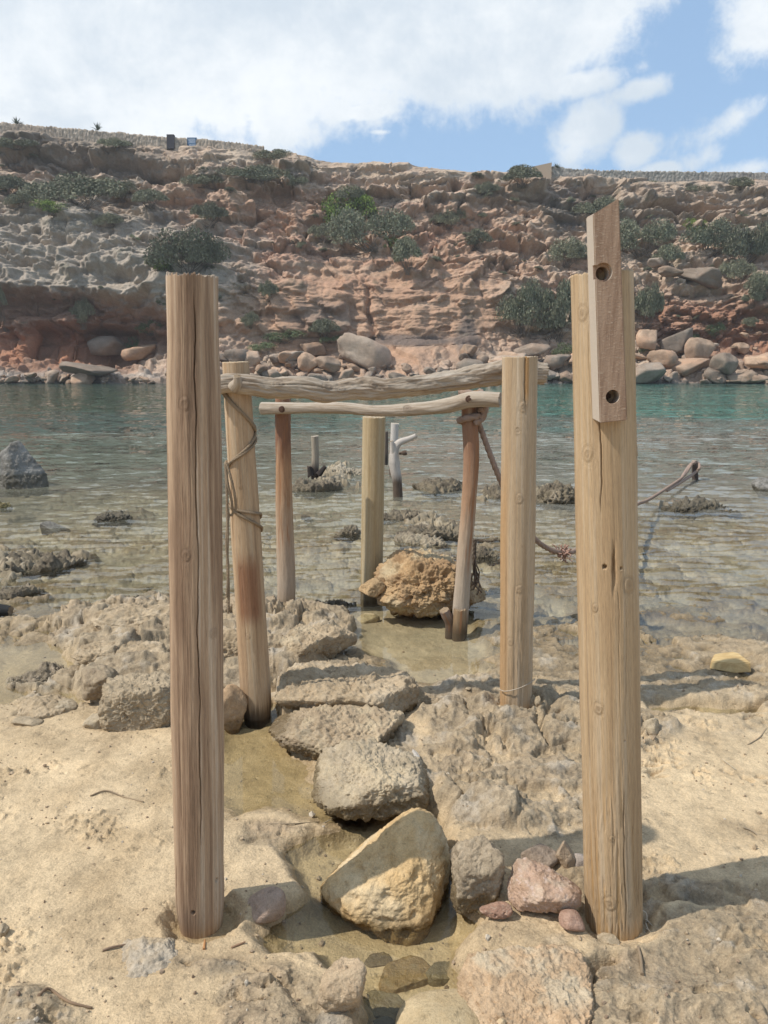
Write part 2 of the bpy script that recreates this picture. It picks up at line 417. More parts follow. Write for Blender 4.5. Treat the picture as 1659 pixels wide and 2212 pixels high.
    for c in CRACKS:
        d = sdline(X + n2 * .012 + n1 * .02, Y + n1 * .02 + n2 * .01, c)
        h = h - .055 * np.exp(-(d / .012) ** 2)
    for (c, r) in POST_HOLES:
        d = np.hypot(X - c[0], Y - c[1] - r * .5) + n2 * .02
        h = h - .05 * ss(r * 1.35, r * .8, d) * ss(-9, 0, X)
    return h, dict(rock=rock, grey=grey, red=red, pool=pool, far=far, n0=n0, n1=n1, n2=n2, pits=pits, cav=cav * rk, crisp=crisp, reef=reef)


def ground_z(x, y):
    h, _ = ground_height(np.array([float(x)]), np.array([float(y)])); return float(h[0])


def persp_rows(p0, p1, step):
    py = np.arange(p0, p1, -step)
    return np.array([G(CX, p, 0)[1] for p in py])


ys = np.concatenate([[-8, -4, -2, -.6, .3], persp_rows(2640, 960, 1.75), persp_rows(960, 834, 2.2), [58, 66]])
sc = np.linspace(-1, 1, 940); sc = sc * (.72 + .28 * sc ** 2); sc = np.concatenate([[-7, -4, -2.6, -1.9, -1.5, -1.25, -1.1], sc, [1.1, 1.25, 1.5, 1.9, 2.6, 4, 7]])
X = np.clip(sc[None, :] * (.62 * np.abs(ys) + .8)[:, None], -(70 + np.abs(sc) * 4)[None], (70 + np.abs(sc) * 4)[None]); Y = np.repeat(ys[:, None], len(sc), 1)
gh, gm = ground_height(X, Y)
sand = np.array([.52, .395, .245]); sand2 = np.array([.43, .315, .185]); beige = np.array([.37, .285, .185]); greyc = np.array([.345, .29, .21]); redc = np.array([.45, .29, .185])
c = cmix(np.broadcast_to(sand, X.shape + (3,)), sand2, ss(-.2, .5, gm['n0'] + gm['n1'] * .7))
c = cmix(c, beige, gm['rock'] * .85)
c = cmix(c, greyc, np.clip(gm['grey'] * ss(-.4, .3, gm['n1'] + gm['n2'] * .5), 0, 1))
c = cmix(c, redc, gm['red'] * ss(-.2, .3, gm['n1'] + gm['n0']))
c = cmix(c, sand * 1.02, gm['cav'] * .75)
c = cmix(c, c * .74, ss(.1, .45, gm['crisp']) * gm['rock'] * .7)
lich = ss(.18, .5, fbm2(X * 6 + 11, Y * 6 + 3, 4)) * gm['rock']
c = cmix(c, (.20, .165, .115), lich * .55)
c = cmix(c, c * .66, ss(.02, .3, fbm2(X * 14, Y * 14 + 30, 5, .65)) * (.35 + .45 * gm['rock']))
c = cmix(c, np.array([.44, .385, .31]), ss(.12, .35, fbm2(X * 5 + 41, Y * 6 + 3, 5, .6)) * gm['rock'] * .5)
c = cmix(c, np.minimum(c * 1.18, .6), ss(.1, .45, fbm2(X * 2.3 + 60, Y * 3, 5, .6)) * .6)
c = cmix(c, cmix(np.broadcast_to(np.array([.23, .19, .13]), c.shape), (.33, .275, .195), ss(-.1, .35, gm['n1'] + gm['n2'] * .6)), gm['reef'] * .9)
amber = gm['pool'] * ss(.01, -.02, gh) * ss(4.2, 3.4, Y); c = cmix(c, (.46, .335, .18), amber * .7)
wl = ss(.035, .0, gh + gm['n1'] * .012) * (1 - .65 * gm['pool']) * (.12 + .88 * ss(-.06, -.01, gh))       # damp stone near the water line
c = cmix(c, c * np.array([.60, .56, .47]), wl)
under = ss(-.01, -.12, gh) * gm['far']
patch = ss(-.15, .25, fbm2(X * .55 + 9, Y * .9, 4))
c = cmix(c, np.broadcast_to(np.array([.52, .46, .34]), c.shape), under * .9)
c = cmix(c, np.broadcast_to(np.array([.15, .135, .085]), c.shape), under * patch * ss(.12, -.25, X / Y + .1) * .6 + under * ss(.12, .4, fbm2(X * 1.2 + 9, Y * 2.4, 5, .6)) * .38)
moss = ss(4.1, 4.9, Y) * ss(7.5, 5.5, Y) * ss(-.2, .3, fbm2(X * 2.2, Y * 3 + 9, 4)) * ss(.04, -.02, gh)
c = cmix(c, (.25, .215, .13), moss * .35)
wet = np.clip(ss(.028, .0, gh + gm['n1'] * .01), 0, 1) * .8
nr, nc = X.shape
me = np_mesh('ground', np.stack([X, Y, gh], -1).reshape(-1, 3), [grid_faces(nr, nc)], dict(col=c.reshape(-1, 3), wet=wet.ravel()))
link('ground', me, M_ground, kind='structure')

# ------------------------------------------------------------------ the sea, in one sheet with the rock pools
m, t, b, o = new_mat('sea_water'); M_sea = m
t.n.remove(b)
v = t.new('ShaderNodeTexCoord').outputs['Object']
amp = t.new('ShaderNodeAttribute', attribute_name='amp').outputs['Fac']
dep = t.new('ShaderNodeAttribute', attribute_name='depth').outputs['Fac']
bedc = t.new('ShaderNodeAttribute', attribute_name='col').outputs['Color']
mp = t.new('ShaderNodeMapping'); t.l.new(v, mp.inputs[0]); mp.inputs['Scale'].default_value = (.62, 1.35, 1); mp.inputs['Rotation'].default_value = (0, 0, .12)
def slope(scale, k, det=3):
    a_ = t.noise(mp.outputs[0], scale, det, .6, .5, out=1); b_ = t.vmath('SUBTRACT', a_, (.5, .5, .5)); return t.vmath('MULTIPLY', b_, (k * .55, k, 0))
sl_ = t.vmath('ADD', t.vmath('ADD', slope(1.1, .45), slope(3.3, .8)), slope(9., .75))
scn = t.new('ShaderNodeVectorMath', operation='SCALE'); t.l.new(sl_, scn.inputs[0]); t.l.new(amp, scn.inputs['Scale'])
ng = t.new('ShaderNodeNewGeometry')
nrm = t.vmath('NORMALIZE', t.vmath('ADD', ng.outputs['Normal'], scn.outputs[0]))
fr = t.new('ShaderNodeFresnel'); fr.inputs['IOR'].default_value = 1.333; t.l.new(nrm, fr.inputs['Normal'])
gl = t.new('ShaderNodeBsdfGlossy'); gl.inputs['Roughness'].default_value = .04; t.l.new(nrm, gl.inputs['Normal'])
tr = t.new('ShaderNodeBsdfTransparent'); tr.inputs[0].default_value = (.95, .96, .91, 1)
df = t.new('ShaderNodeBsdfDiffuse'); t.l.new(bedc, df.inputs[0]); t.l.new(nrm, df.inputs['Normal'])
mx = t.new('ShaderNodeMixShader'); t.l.new(dep, mx.inputs[0]); t.l.new(tr.outputs[0], mx.inputs[1]); t.l.new(df.outputs[0], mx.inputs[2])
m2 = t.new('ShaderNodeMixShader'); t.l.new(fr.outputs[0], m2.inputs[0]); t.l.new(mx.outputs[0], m2.inputs[1]); t.l.new(gl.outputs[0], m2.inputs[2])
t.l.new(m2.outputs[0], o.inputs[0])

yw = np.concatenate([[.2], persp_rows(2500, 1500, 5), persp_rows(1500, 834, 1.9), [57, 60, 63, 70]])
sw = np.linspace(-1, 1, 520); ex = np.linspace(1.02, 2.4, 40); sw = np.concatenate([-np.array([7, 5, 3.5, 2.8]), -ex[::-1], sw, ex, [2.8, 3.5, 5, 7]])
X = np.clip(sw[None, :] * (.62 * yw + .9)[:, None], -(70 + np.abs(sw) * 4)[None], (70 + np.abs(sw) * 4)[None]); Y = np.repeat(yw[:, None], len(sw), 1)
bed, bm = ground_height(X, Y)
d = np.maximum(0, -bed); seabed = fbm2(X * .10 + 2, Y * .22, 4)
depth = 1 - np.exp(-d * .9); depth = np.maximum(np.maximum(depth, .86 * ss(5.0, 15, Y + seabed * 6)), ss(13, 25, Y + seabed * 6))
amp = .03 + ss(3.4, 7.5, Y) * .42 + .27 * ss(8, 18, Y)
q = (fbm2(X * .62 + 5, Y * 1.7, 3) * .5 + fbm2(X * 1.6, Y * 4.1 + 3, 3) * .28) * .03 * ss(5, 12, Y) + fbm2(X * 3.2, Y * 7.5, 3) * .016 * ss(4.2, 8, Y)
teal = np.array([.085, .235, .19]); dark = np.array([.065, .105, .072]); olive = np.array([.29, .28, .215]); silver = np.array([.37, .35, .295])
side = ss(-.30, .36, X / Y + seabed * .22)
wc = cmix(np.broadcast_to(dark, X.shape + (3,)), teal, np.clip(side * ss(13, 26, Y + seabed * 12) * (1 - .5 * ss(.05, .35, fbm2(X * .12 + 40, Y * .5, 3))), 0, 1))
bot = cmix(np.broadcast_to(olive, X.shape + (3,)), silver, ss(-.12, .2, X / Y + fbm2(X * .5, Y * 1.1, 3) * .25))
bot = cmix(bot, olive * .55, ss(.1, .4, fbm2(X * .8 + 5, Y * 1.9 + 20, 4, .6)) * .6)
wc = cmix(wc, bot, ss(23, 7.5, Y + seabed * 9 - X * .25) * .95)
wc = cmix(wc, (.055, .085, .075), ss(44, 54, Y + seabed * 6) * .7)
nr, nc = X.shape
me = np_mesh('sea', np.stack([X, Y, q], -1).reshape(-1, 3), [grid_faces(nr, nc)], dict(col=wc.reshape(-1, 3), depth=depth.ravel(), amp=amp.ravel()))
link('sea', me, M_sea, kind='structure')

# ------------------------------------------------------------------ the rocky hillside across the bay
PXK = [-1500, 0, 100, 350, 560, 640, 740, 850, 1080, 1200, 1400, 1659, 3000]
PYK = [256, 284, 292, 311, 328, 330, 344, 352, 374, 384, 389, 391, 400]
xs = np.concatenate([np.linspace(-105, -52.3, 150), np.linspace(-52, 52, 1250), np.linspace(52.3, 105, 150)])
pxr = CX + F * xs / 72
zt = np.array([P(CX, y, 73.)[2] for y in np.interp(pxr, PXK, PYK)])
py_ = np.array([0, .8, 3.2, 5.2, 6.0, 6.5, 7.4, 9.2, 11.5, 13.6, 15.0, 15.8, 16.6, 17.3, 18, 21, 40])
pz_ = np.array([-1.2, .15, 1.3, 2.3, 3.2, 5.0, 7.7, 9.5, 11.6, 14.0, 16.0, 17.6, 18.6, 19.6, 20.1, 20.6, 22.5])
sl = np.concatenate([[0], np.cumsum(np.hypot(np.diff(py_), np.diff(pz_)))])
st = np.concatenate([np.linspace(0, sl[-3], 420), np.linspace(sl[-3], sl[-1], 20)[1:]])
wob = fbm2(xs * .11, xs * 0 + 3, 4)
XX = np.repeat(xs[None, :], len(st), 0)
sw_ = st[:, None] + fbm2(XX * .09 + 2, st[:, None] * .10 + XX * 0, 3) * 1.8 * ss(3, 8, st)[:, None] * ss(sl[-3], sl[-3] - 4, st)[:, None]
YY = np.interp(sw_, sl, py_); ZZ = np.interp(sw_, sl, pz_)
ZZ = np.where(ZZ > 2.5, 2.5 + (ZZ - 2.5) * ((zt - 2.5) / (20.1 - 2.5))[None, :], ZZ)
YY = YY + 55.2 + wob[None, :] * 1.6
V = np.stack([XX, YY, ZZ], -1)
du = np.gradient(V, axis=1); dv = np.gradient(V, axis=0); N = np.cross(du, dv); N /= np.linalg.norm(N, axis=-1, keepdims=True) + 1e-9
x, y, z = V[..., 0], V[..., 1], V[..., 2]
QX, QY, _ = project(V)


def blob(cx, cy, rx, ry, rot=0., soft=.35):
    """soft region of the hillside, where the photo shows it"""
    c_, s_ = math.cos(rot), math.sin(rot)
    u = ((QX - cx) * c_ + (QY - cy) * s_) / rx; v_ = (-(QX - cx) * s_ + (QY - cy) * c_) / ry
    return ss(1 + soft, 1 - soft, np.sqrt(u * u + v_ * v_) + wrp * .45)


wrp = fbm3(x * .35, y * .35, z * .35, 4, .55)
strata = fbm3(x * .10, y * .10, z * 1.05, 4, .55); fine = fbm3(x * 1.6, y * 1.6, z * 2.2, 4, .6); rid = fbm3(x * .5, y * .5, z * .9, 5, .55, ridge=True)
f1, f2, fi = worley3(x * .27 + wrp * .35 + fine * .06, y * .3, z * .52 + strata * .3 + fine * .10, True); nod = np.clip(f2 - f1, 0, .6) / .6
g1, g2, gi = worley3(x * 1.25 + 9 + fine * .2, y * 1.2, z * 2.2 + fine * .25, True); nod2 = np.clip(g2 - g1, 0, .6) / .6
up = ss(2.2, 4.5, z)
grey_l = blob(190, 560, 330, 120, .05); cave_l = blob(190, 735, 170, 38, .05); under_l = blob(150, 690, 250, 55, .1); sheer = blob(800, 680, 330, 110)
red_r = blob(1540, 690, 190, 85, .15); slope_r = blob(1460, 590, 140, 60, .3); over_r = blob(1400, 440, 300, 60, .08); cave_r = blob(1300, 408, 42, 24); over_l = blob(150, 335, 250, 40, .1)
smooth_ = np.maximum(red_r, slope_r * .7)
tz = z * .45 + wrp * .8 + fbm3(x * .06, y * .06, z * .02, 2) * 2.; led = tz - np.floor(tz); led = ss(0, .25, led) - led          # ledges of bedded limestone
disp = (wrp * 1.4 + strata * 1.1 + -(rid - .1) * .75 + led * 1.0 * (.5 + .9 * ss(-.2, .3, fbm3(x * .12, y * .1, z * .2 + 5, 3)))) * up
h1, h2 = worley3(x * .27 + wrp * .4, y * .3, z * .42); disp += grey_l * (h1 - .45) * 1.7
gl_ = np.clip(grey_l * .8 + sheer * .85, 0, .9)
disp += up * (1 - smooth_ * .6) * ((fi - .5) * 1.9 * ss(0, .07, f2 - f1) - ss(.06, 0, f2 - f1) * .6) * (1 - gl_) + ((gi - .5) * 1.5 * ss(0, .2, g2 - g1) - ss(.12, 0, g2 - g1) * .5) * (.21 + .22 * smooth_ + .25 * (1 - up)) * (1 - gl_)
disp += fine * .19 + (1 - up) * (nod - .4) * .5
disp = disp * (1 - .55 * sheer) + sheer * (np.floor(fbm3(x * .11 + 3, y * .1, z * .2, 2) * 4) * .35 + .5)
disp += grey_l * (1.1 + .55 * np.abs(fbm3(x * .28, y * .3, z * .5, 3)) - .3) - under_l * 1.5 - cave_l * 1.9
disp += over_r * (.5 + strata * .9) - cave_r * 3.2 + blob(1310, 378, 110, 16, .1) * 1.0 - blob(1480, 452, 120, 12, .05) * 1.6
disp += blob(150, 318, 260, 22, .1) * .9 - blob(140, 352, 240, 22, .1) * 1.4
disp += -blob(300, 700, 90, 30) * .6 - blob(840, 395, 190, 14, .05) * .7 - blob(560, 345, 190, 9, .03) * .6 - blob(1040, 400, 160, 9, .1) * .7
disp -= np.exp(-((QX - 800 - (QY - 670) * .12 + wrp * 22) / 6.) ** 2) * ss(590, 630, QY) * ss(760, 720, QY) * .55
disp = np.clip(disp, -4, 3) * ss(-.6, .6, z) * lerp(1., .2, ss(sl[-3] - 3., sl[-3] + .4, st))[:, None]
dirv = N * .55 + np.array([0, -.45, .0]) * up[..., None] + N * .45 * (1 - up[..., None])
V = V + dirv * disp[..., None]
QX, QY, QD = project(V)
# colours of the stone, plus shade painted under the upper left overhang
pink = np.array([.46, .335, .25]); gry = np.array([.40, .335, .265]); orange = np.array([.45, .285, .19]); earth = np.array([.27, .15, .10]); pale = np.array([.52, .42, .32]); stain = np.array([.115, .105, .10])
tone = fbm3(x * .22 + 4, y * .22, z * .45, 4, .55)
c = cmix(np.broadcast_to(pink, x.shape + (3,)), gry, ss(-.25, .35, tone))
c = cmix(c, pale, ss(.0, .45, fbm3(x * .5, y * .5, z * 1.3 + 8, 4, .6)) * .7)
c = cmix(c, pale * .95, blob(640, 320, 700, 45, .09) * .5)
c = cmix(c, orange, np.clip(sheer * ss(-.6, .1, strata + .2), 0, 1) * .9)
c = cmix(c, np.array([.42, .24, .165]), np.clip(blob(700, 520, 420, 110, .05) * ss(-.2, .3, wrp + strata), 0, 1) * .6)
c = cmix(c, orange * 1.05, blob(620, 450, 160, 55, .1) * .55 + blob(1020, 520, 210, 90) * .35)
c = cmix(c, np.array([.385, .335, .275]), np.clip(grey_l * 1.1, 0, 1) * .9)
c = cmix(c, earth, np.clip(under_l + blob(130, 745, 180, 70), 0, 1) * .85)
c = cmix(c, np.array([.42, .20, .115]), np.clip(blob(90, 755, 150, 45) + blob(1600, 735, 130, 60) + blob(1480, 680, 120, 60), 0, 1) * ss(-.3, .2, wrp) * .8)
c = cmix(c, earth * 1.2, np.clip(red_r, 0, 1) * .8)
c = cmix(c, pale * .98, slope_r * .6)
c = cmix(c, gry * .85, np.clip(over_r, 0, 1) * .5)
c = cmix(c, gry * .55, over_l * .75)  # shaded underside of the upper left overhang, darkened in the colour
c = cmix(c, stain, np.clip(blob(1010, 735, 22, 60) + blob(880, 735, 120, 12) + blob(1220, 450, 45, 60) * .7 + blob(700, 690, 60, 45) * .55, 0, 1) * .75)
c = cmix(c, stain, ss(.25, .55, fbm3(x * .45 + 30, y * .4, z * .35, 4, .55)) * .6 * up)
c = cmix(c, np.array([.10, .10, .095]), ss(.55, .05, z) * .8)                  # tidal zone
c = cmix(c, np.array([.40, .37, .33]), ss(.25, .6, z) * ss(1.1, .7, z) * ss(560, 430, QX) * .7)
scr = ss(.12, .42, fbm3(x * .9 + 13, y * .9, z * .9, 4, .6)) * up * ss(-.1, .3, tone + wrp)
c = cmix(c, np.array([.095, .10, .065]), scr * .55)
nr, nc = x.shape
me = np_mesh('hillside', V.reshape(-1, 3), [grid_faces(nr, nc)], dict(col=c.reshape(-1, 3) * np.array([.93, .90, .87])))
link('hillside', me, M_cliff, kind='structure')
HV = V.reshape(-1, 3); HPX = QX.ravel(); HPY = QY.ravel(); HPD = QD.ravel()


def hill_at(px, py):
    """nearest point of the hillside seen at a photo position"""
    d2 = (HPX - px) ** 2 + (HPY - py) ** 2
    m = np.where(d2 < max(60., d2.min() * 1.5))[0]
    return HV[m[np.argmin(HPD[m])]]

#@@OBJECTS
# ------------------------------------------------------------------ wood
def wood_mat(name, grain=1., bump=.5, var=.62, rough=.85):
    """weathered wood: 'col' attribute streaked along the 'grain' coordinate, which flows round the knots"""
    m, t, b, o = new_mat(name)
    g = t.new('ShaderNodeAttribute', attribute_name='grain').outputs['Vector']
    at = t.new('ShaderNodeAttribute', attribute_name='col')
    a = t.noise(g, 9 * grain, 5, .6, .15); f = t.noise(g, 34 * grain, 4, .65); f2 = t.noise(g, 95 * grain, 2, .6)
    v = t.math('ADD', t.math('MULTIPLY', t.math('SUBTRACT', a, .5), var * .5), t.math('MULTIPLY', t.math('SUBTRACT', f, .5), var * 1.1))
    v = t.math('ADD', t.math('ADD', v, t.math('MULTIPLY', t.math('SUBTRACT', f2, .5), var * 1.1)), 1.)
    ln = t.noise(g, 52 * grain, 2, .5); v = t.math('MULTIPLY', v, t.ramp(ln, .60, .70, 1., .62))            # dark open grain
    s = t.new('ShaderNodeVectorMath', operation='SCALE'); t.l.new(at.outputs['Color'], s.inputs[0]); t.l.new(v, s.inputs['Scale'])
    t.l.new(s.outputs[0], b.inputs['Base Color']); b.inputs['Roughness'].default_value = rough
    h = t.math('ADD', t.math('ADD', t.math('MULTIPLY', a, .12), f), t.math('MULTIPLY', f2, .7))
    t.l.new(t.bump(h, bump, .0035), b.inputs['Normal'])
    return m


M_wood = wood_mat('weathered_wood'); M_drift = wood_mat('driftwood', 1., .6, .65)


def spline(pts, n):
    """Catmull-Rom through pts, n samples at even arc length"""
    p = np.asarray(pts, float)
    if len(p) == 2: return p[0] + (p[1] - p[0]) * np.linspace(0, 1, n)[:, None]
    e = np.concatenate([[2 * p[0] - p[1]], p, [2 * p[-1] - p[-2]]]); out = []
    for i in range(1, len(e) - 2):
        t = np.linspace(0, 1, 40, endpoint=False)[:, None]; a, b_, c_, d_ = e[i - 1:i + 3]
        out.append(.5 * ((2 * b_) + (c_ - a) * t + (2 * a - 5 * b_ + 4 * c_ - d_) * t ** 2 + (3 * b_ - a - 3 * c_ + d_) * t ** 3))
    q = np.concatenate(out + [e[-2:-1]]); s = np.concatenate([[0], np.cumsum(np.linalg.norm(np.diff(q, axis=0), axis=1))])
    u = np.linspace(0, s[-1], n)
    return np.stack([np.interp(u, s, q[:, k]) for k in range(q.shape[1])], 1)


def frames(c):
    """tangent, side, up along a curve without twisting; side starts near +x, up near the viewer"""
    T = np.gradient(c, axis=0); T /= np.linalg.norm(T, axis=1)[:, None]
    A = np.zeros_like(T); r = np.array([1., 0, 0]) if abs(T[0, 0]) < .8 else np.array([0, 0, 1.])
    for i in range(len(T)):
        r = r - T[i] * (r @ T[i]); r /= np.linalg.norm(r); A[i] = r
    return T, A, np.cross(T, A)


def limb(name, pts, rad, seg=96, rows=300, colour=None, mat=None, cracks=(), knots=(), rough=.012, lump=.03, jag=.006, seed=0, holes=(), cap=(.30, .22, .14), flare=None, capr=.0, **kw):
    """a log along pts with radii rad. Angles: 0 = side axis, measured counter-clockwise about the length.
    cracks: (angle, s0, s1, width, depth); knots: (angle, s, size, depth); holes: (angle, s, radius, depth) in metres from the first end"""
    pts = np.asarray(pts, float); base = pts[0].copy()
    c = spline(pts, rows); T, A, B = frames(c)
    Ls = np.concatenate([[0], np.cumsum(np.linalg.norm(np.diff(c, axis=0), axis=1))]); Lt = Ls[-1]
    r0 = np.interp(np.linspace(0, 1, rows), np.linspace(0, 1, len(rad)), rad)
    th = np.linspace(0, 2 * math.pi, seg, endpoint=False)
    TH, SS = np.meshgrid(th, Ls); R0 = np.repeat(r0[:, None], seg, 1)
    ct, sn = np.cos(TH), np.sin(TH); rm = float(np.mean(r0))
    # grain coordinate, pushed aside by knots
    gth = TH.copy(); kcol = np.zeros_like(TH); d = np.zeros_like(TH)
    for (ka, ks, kr, kd) in knots:
        dx = (TH - ka + math.pi) % (2 * math.pi) - math.pi; ux = dx * R0 / kr; us = (SS - ks) / (kr * 1.35); q = np.sqrt(ux ** 2 + us ** 2)
        q = q + .30 * fbm2(ux * 1.1 + ks * 9, us * 1.1, 3)
        gth = gth + np.sign(dx) * np.exp(-np.sqrt((ux / 1.6) ** 2 + (us / 3.2) ** 2)) * .55 * kr / R0
        d += kd * .26 * (np.exp(-q ** 2 * 1.1) - np.exp(-((q - .95) / .16) ** 2) * .9 - np.exp(-((q - .1) / .2) ** 2) * .5) + kd * .12 * np.cos(q * 12) * np.exp(-q ** 2 * .5)
        kcol = np.maximum(kcol, (np.maximum(.5 * ss(1.05, .6, q), .7 * np.exp(-((q - .8) / .2) ** 2)) + .6 * np.exp(-(q / .3) ** 2)) * (.45 + .55 * ((ks * 37.7) % 1)))
    gv = np.stack([np.cos(gth) * rm * 22, np.sin(gth) * rm * 22, SS * .42 + seed * 3.1 + kcol * 2.], -1)
    low = fbm3(ct * 1.1 + seed, sn * 1.1, SS * 2.2 / max(rm * 12, .4), 3)
    fib = fbm3(gv[..., 0] * 9, gv[..., 1] * 9, gv[..., 2] * 9, 4, .6)
    d += low * lump * R0 * 2 + fib * rough * R0 * .9
    for (ca, s0, s1, cw, cd) in cracks:
        wa = ca + (fbm2(SS * 5 + seed, SS * 0 + ca * 7, 3)) * .10 + fbm2(SS * 40, SS * 0 + ca, 2) * .012
        dx = ((TH - wa + math.pi) % (2 * math.pi) - math.pi) * R0
        cd = cd if cd >= .0095 else cd * .3
        d -= cd * np.exp(-(dx / (cw * .5)) ** 2) * ss(s0, s0 + .12, SS) * ss(s1, s1 - .12, SS)
    for (ha, hs, hr, hd) in holes:
        dx = ((TH - ha + math.pi) % (2 * math.pi) - math.pi) * R0; q = np.hypot(dx, SS - hs) / hr
        d -= hd * ss(1.1, .8, q)
    if flare is not None: d += flare(TH, SS, R0)
    RR = R0 + d
    V = c[:, None, :] + A[:, None, :] * (ct * RR)[..., None] + B[:, None, :] * (sn * RR)[..., None]
    jg = (fbm2(ct[0] * 9 + seed, sn[0] * 9, 3) * jag * 2)
    V[-1] += T[-1] * jg[:, None]; V[-2] += T[-1] * jg[:, None] * .5
    V[0] -= T[0] * jg[::-1, None]
    col = colour(TH, SS, Lt, low, fib, V, kcol) if colour else np.broadcast_to(np.array([.4, .3, .2]), V.shape).copy()
    Vs = [V.reshape(-1, 3)]; cs = [col.reshape(-1, 3)]; gs = [gv.reshape(-1, 3)]; faces = [grid_faces(rows, seg, True)]
    n = rows * seg
    for end in (rows - 1, 0):                                            # sawn or broken ends
        ring0 = end * seg; ctr = V[end].mean(0); prev = np.arange(seg) + ring0
        for k, f in enumerate((.97, .75, .5, .25)):
            ring = ctr + (V[end] - ctr) * f + T[end] * (fbm2(ct[0] * 6 * f + k, sn[0] * 6 * f + seed, 3) * jag * .8 + capr * (1 - f * f))[:, None] * (1 if end else -1)
            Vs.append(ring); cs.append(np.broadcast_to(np.array(cap) * (1 + .12 * (-1) ** k), (seg, 3))); gs.append(np.stack([ct[0] * f * 3, sn[0] * f * 3, ct[0] * 0 + 5], -1) * .6)
            cur = np.arange(seg) + n; n += seg
            a, b_ = (prev, cur) if end else (cur, prev)
            faces.append(np.stack([a, np.roll(a, -1), np.roll(b_, -1), b_], 1)); prev = cur
        Vs.append(ctr[None] + T[end] * capr * (1 if end else -1)); cs.append(np.array([cap])); gs.append(np.array([[0, 0, 3.]]))
        cI = np.full(seg, n); n += 1
        faces.append(np.stack([prev, np.roll(prev, -1), cI], 1) if end else np.stack([np.roll(prev, -1), prev, cI], 1))
    me = np_mesh(name, np.concatenate(Vs) - base, faces, dict(col=np.clip(np.concatenate(cs), .004, 1), grain=np.concatenate(gs)))
    kw.setdefault('loc', base)
    return link(name, me, mat or M_wood, **kw)


FRONT = -math.pi / 2        # angle on an upright post that faces the viewer (frame: side = +x, up = +y ... front = -y)


def post_colour(base, edge, dark, foot, seed=0, streak=.6, wetz=None, red=None, zone=None):
    def f(TH, SS, Lt, low, fib, V, kcol):
        ct, sn = np.cos(TH), np.sin(TH)
        st_ = fbm3(ct * 2.2 + seed, sn * 2.2, SS * 1.1 + seed, 4, .55); fs = fbm3(ct * 9 + seed, sn * 9, SS * .8, 4, .6); ff = fbm3(ct * 26 + seed, sn * 26, SS * 1.6, 3, .6); bl = fbm3(ct * 5 + seed, sn * 5, SS * 5, 4, .6)
        c = cmix(np.broadcast_to(np.array(base), V.shape), dark, ss(-.10, .35, st_ + bl * .3) * streak)
        if zone is not None: c = cmix(c, dark, zone(TH, SS) * ss(-.45, .15, fs * .7 + bl * .5))
        c = cmix(c, edge, ss(-.05, .4, -st_ * .6 + fs * .7 - (zone(TH, SS) * .5 if zone else 0)) * .85)
        c = cmix(c, np.array(dark) * .6, ss(.12, .45, fs + ff * .4) * ss(-.15, .3, st_ + bl * .3) * .75)
        c = c * (1 + .15 * ff + .07 * fs + .12 * bl)[..., None]
        c = cmix(c, foot, ss(.22, .02, SS + fs * .12) * .8)
        c = cmix(c, np.array(dark) * .75, np.clip(kcol, 0, 1) * .6 * ss(-.35, .15, fs + bl))
        if red is not None: c = cmix(c, red[0], red[1](TH, SS, Lt, st_, fs))
        if wetz is not None: c = cmix(c, c * .3, ss(wetz + .05, wetz - .03, V[..., 2] + fs * .08))
        return c
    return f


def post_between(pb, pt, Yb, Yt, sink=.15):
    """axis of an upright post from its foot and head in the photo and their distances"""
    b_ = P(pb[0], pb[1], Yb); t_ = P(pt[0], pt[1], Yt); d = (t_ - b_) / np.linalg.norm(t_ - b_)
    return [b_ - d * sink, b_ + (t_ - b_) * .5, t_], sink


# --- the left front post
b0 = G(433, 2016, .02)
ptsL, sk = post_between((433, 2010), (415, 598), b0[1] + .055, b0[1] + .05)
taper = lambda TH, SS, R0: -ss(sk + .13, sk - .05, SS) * R0 * .34 * (.6 + .4 * np.cos(TH - 2.2)) - .004 * ss(sk + 1.60, sk + 1.72, SS)
frontL = limb('wooden_post', ptsL, [.0695, .0715, .067], 320, 640,
     post_colour((.425, .295, .19), (.55, .45, .34), (.20, .125, .078), (.19, .125, .08), 1, .7, zone=lambda TH, SS: np.exp(-(((TH - FRONT + .25 + .25 * np.sin(SS * 2.1) + math.pi) % (2 * math.pi) - math.pi) / .42) ** 2)),
     cracks=[(FRONT + .30, sk + .30, sk + 1.85, .0022, .018), (FRONT - .95, sk - .1, sk + .28, .003, .018), (FRONT + .85, sk + 1.0, sk + 1.7, .002, .008), (FRONT - .5, sk + .1, sk + .7, .002, .006),
             (FRONT + .95, sk - .1, sk + .5, .002, .008), (FRONT - .25, sk + .9, sk + 1.4, .0016, .005), (FRONT + .1, sk + 1.2, sk + 1.62, .0016, .005), (FRONT + .62, sk + .4, sk + 1.2, .0016, .005), (FRONT - 1.1, sk + .7, sk + 1.5, .0018, .006)],
     knots=[(FRONT - .10, sk + 1.56, .016, .004), (FRONT - .12, sk + 1.17, .014, .004), (FRONT + .9, sk + .95, .012, .003)],
     holes=[(FRONT - .05, sk + .115, .006, .02), (FRONT + 1.0, sk + .2, .006, .02)], rough=.022, lump=.03, jag=.007, seed=1, flare=taper, cap=(.30, .24, .18),
     label='tall weathered grey brown post standing in the sand with a dark crack down its middle', cat='post')
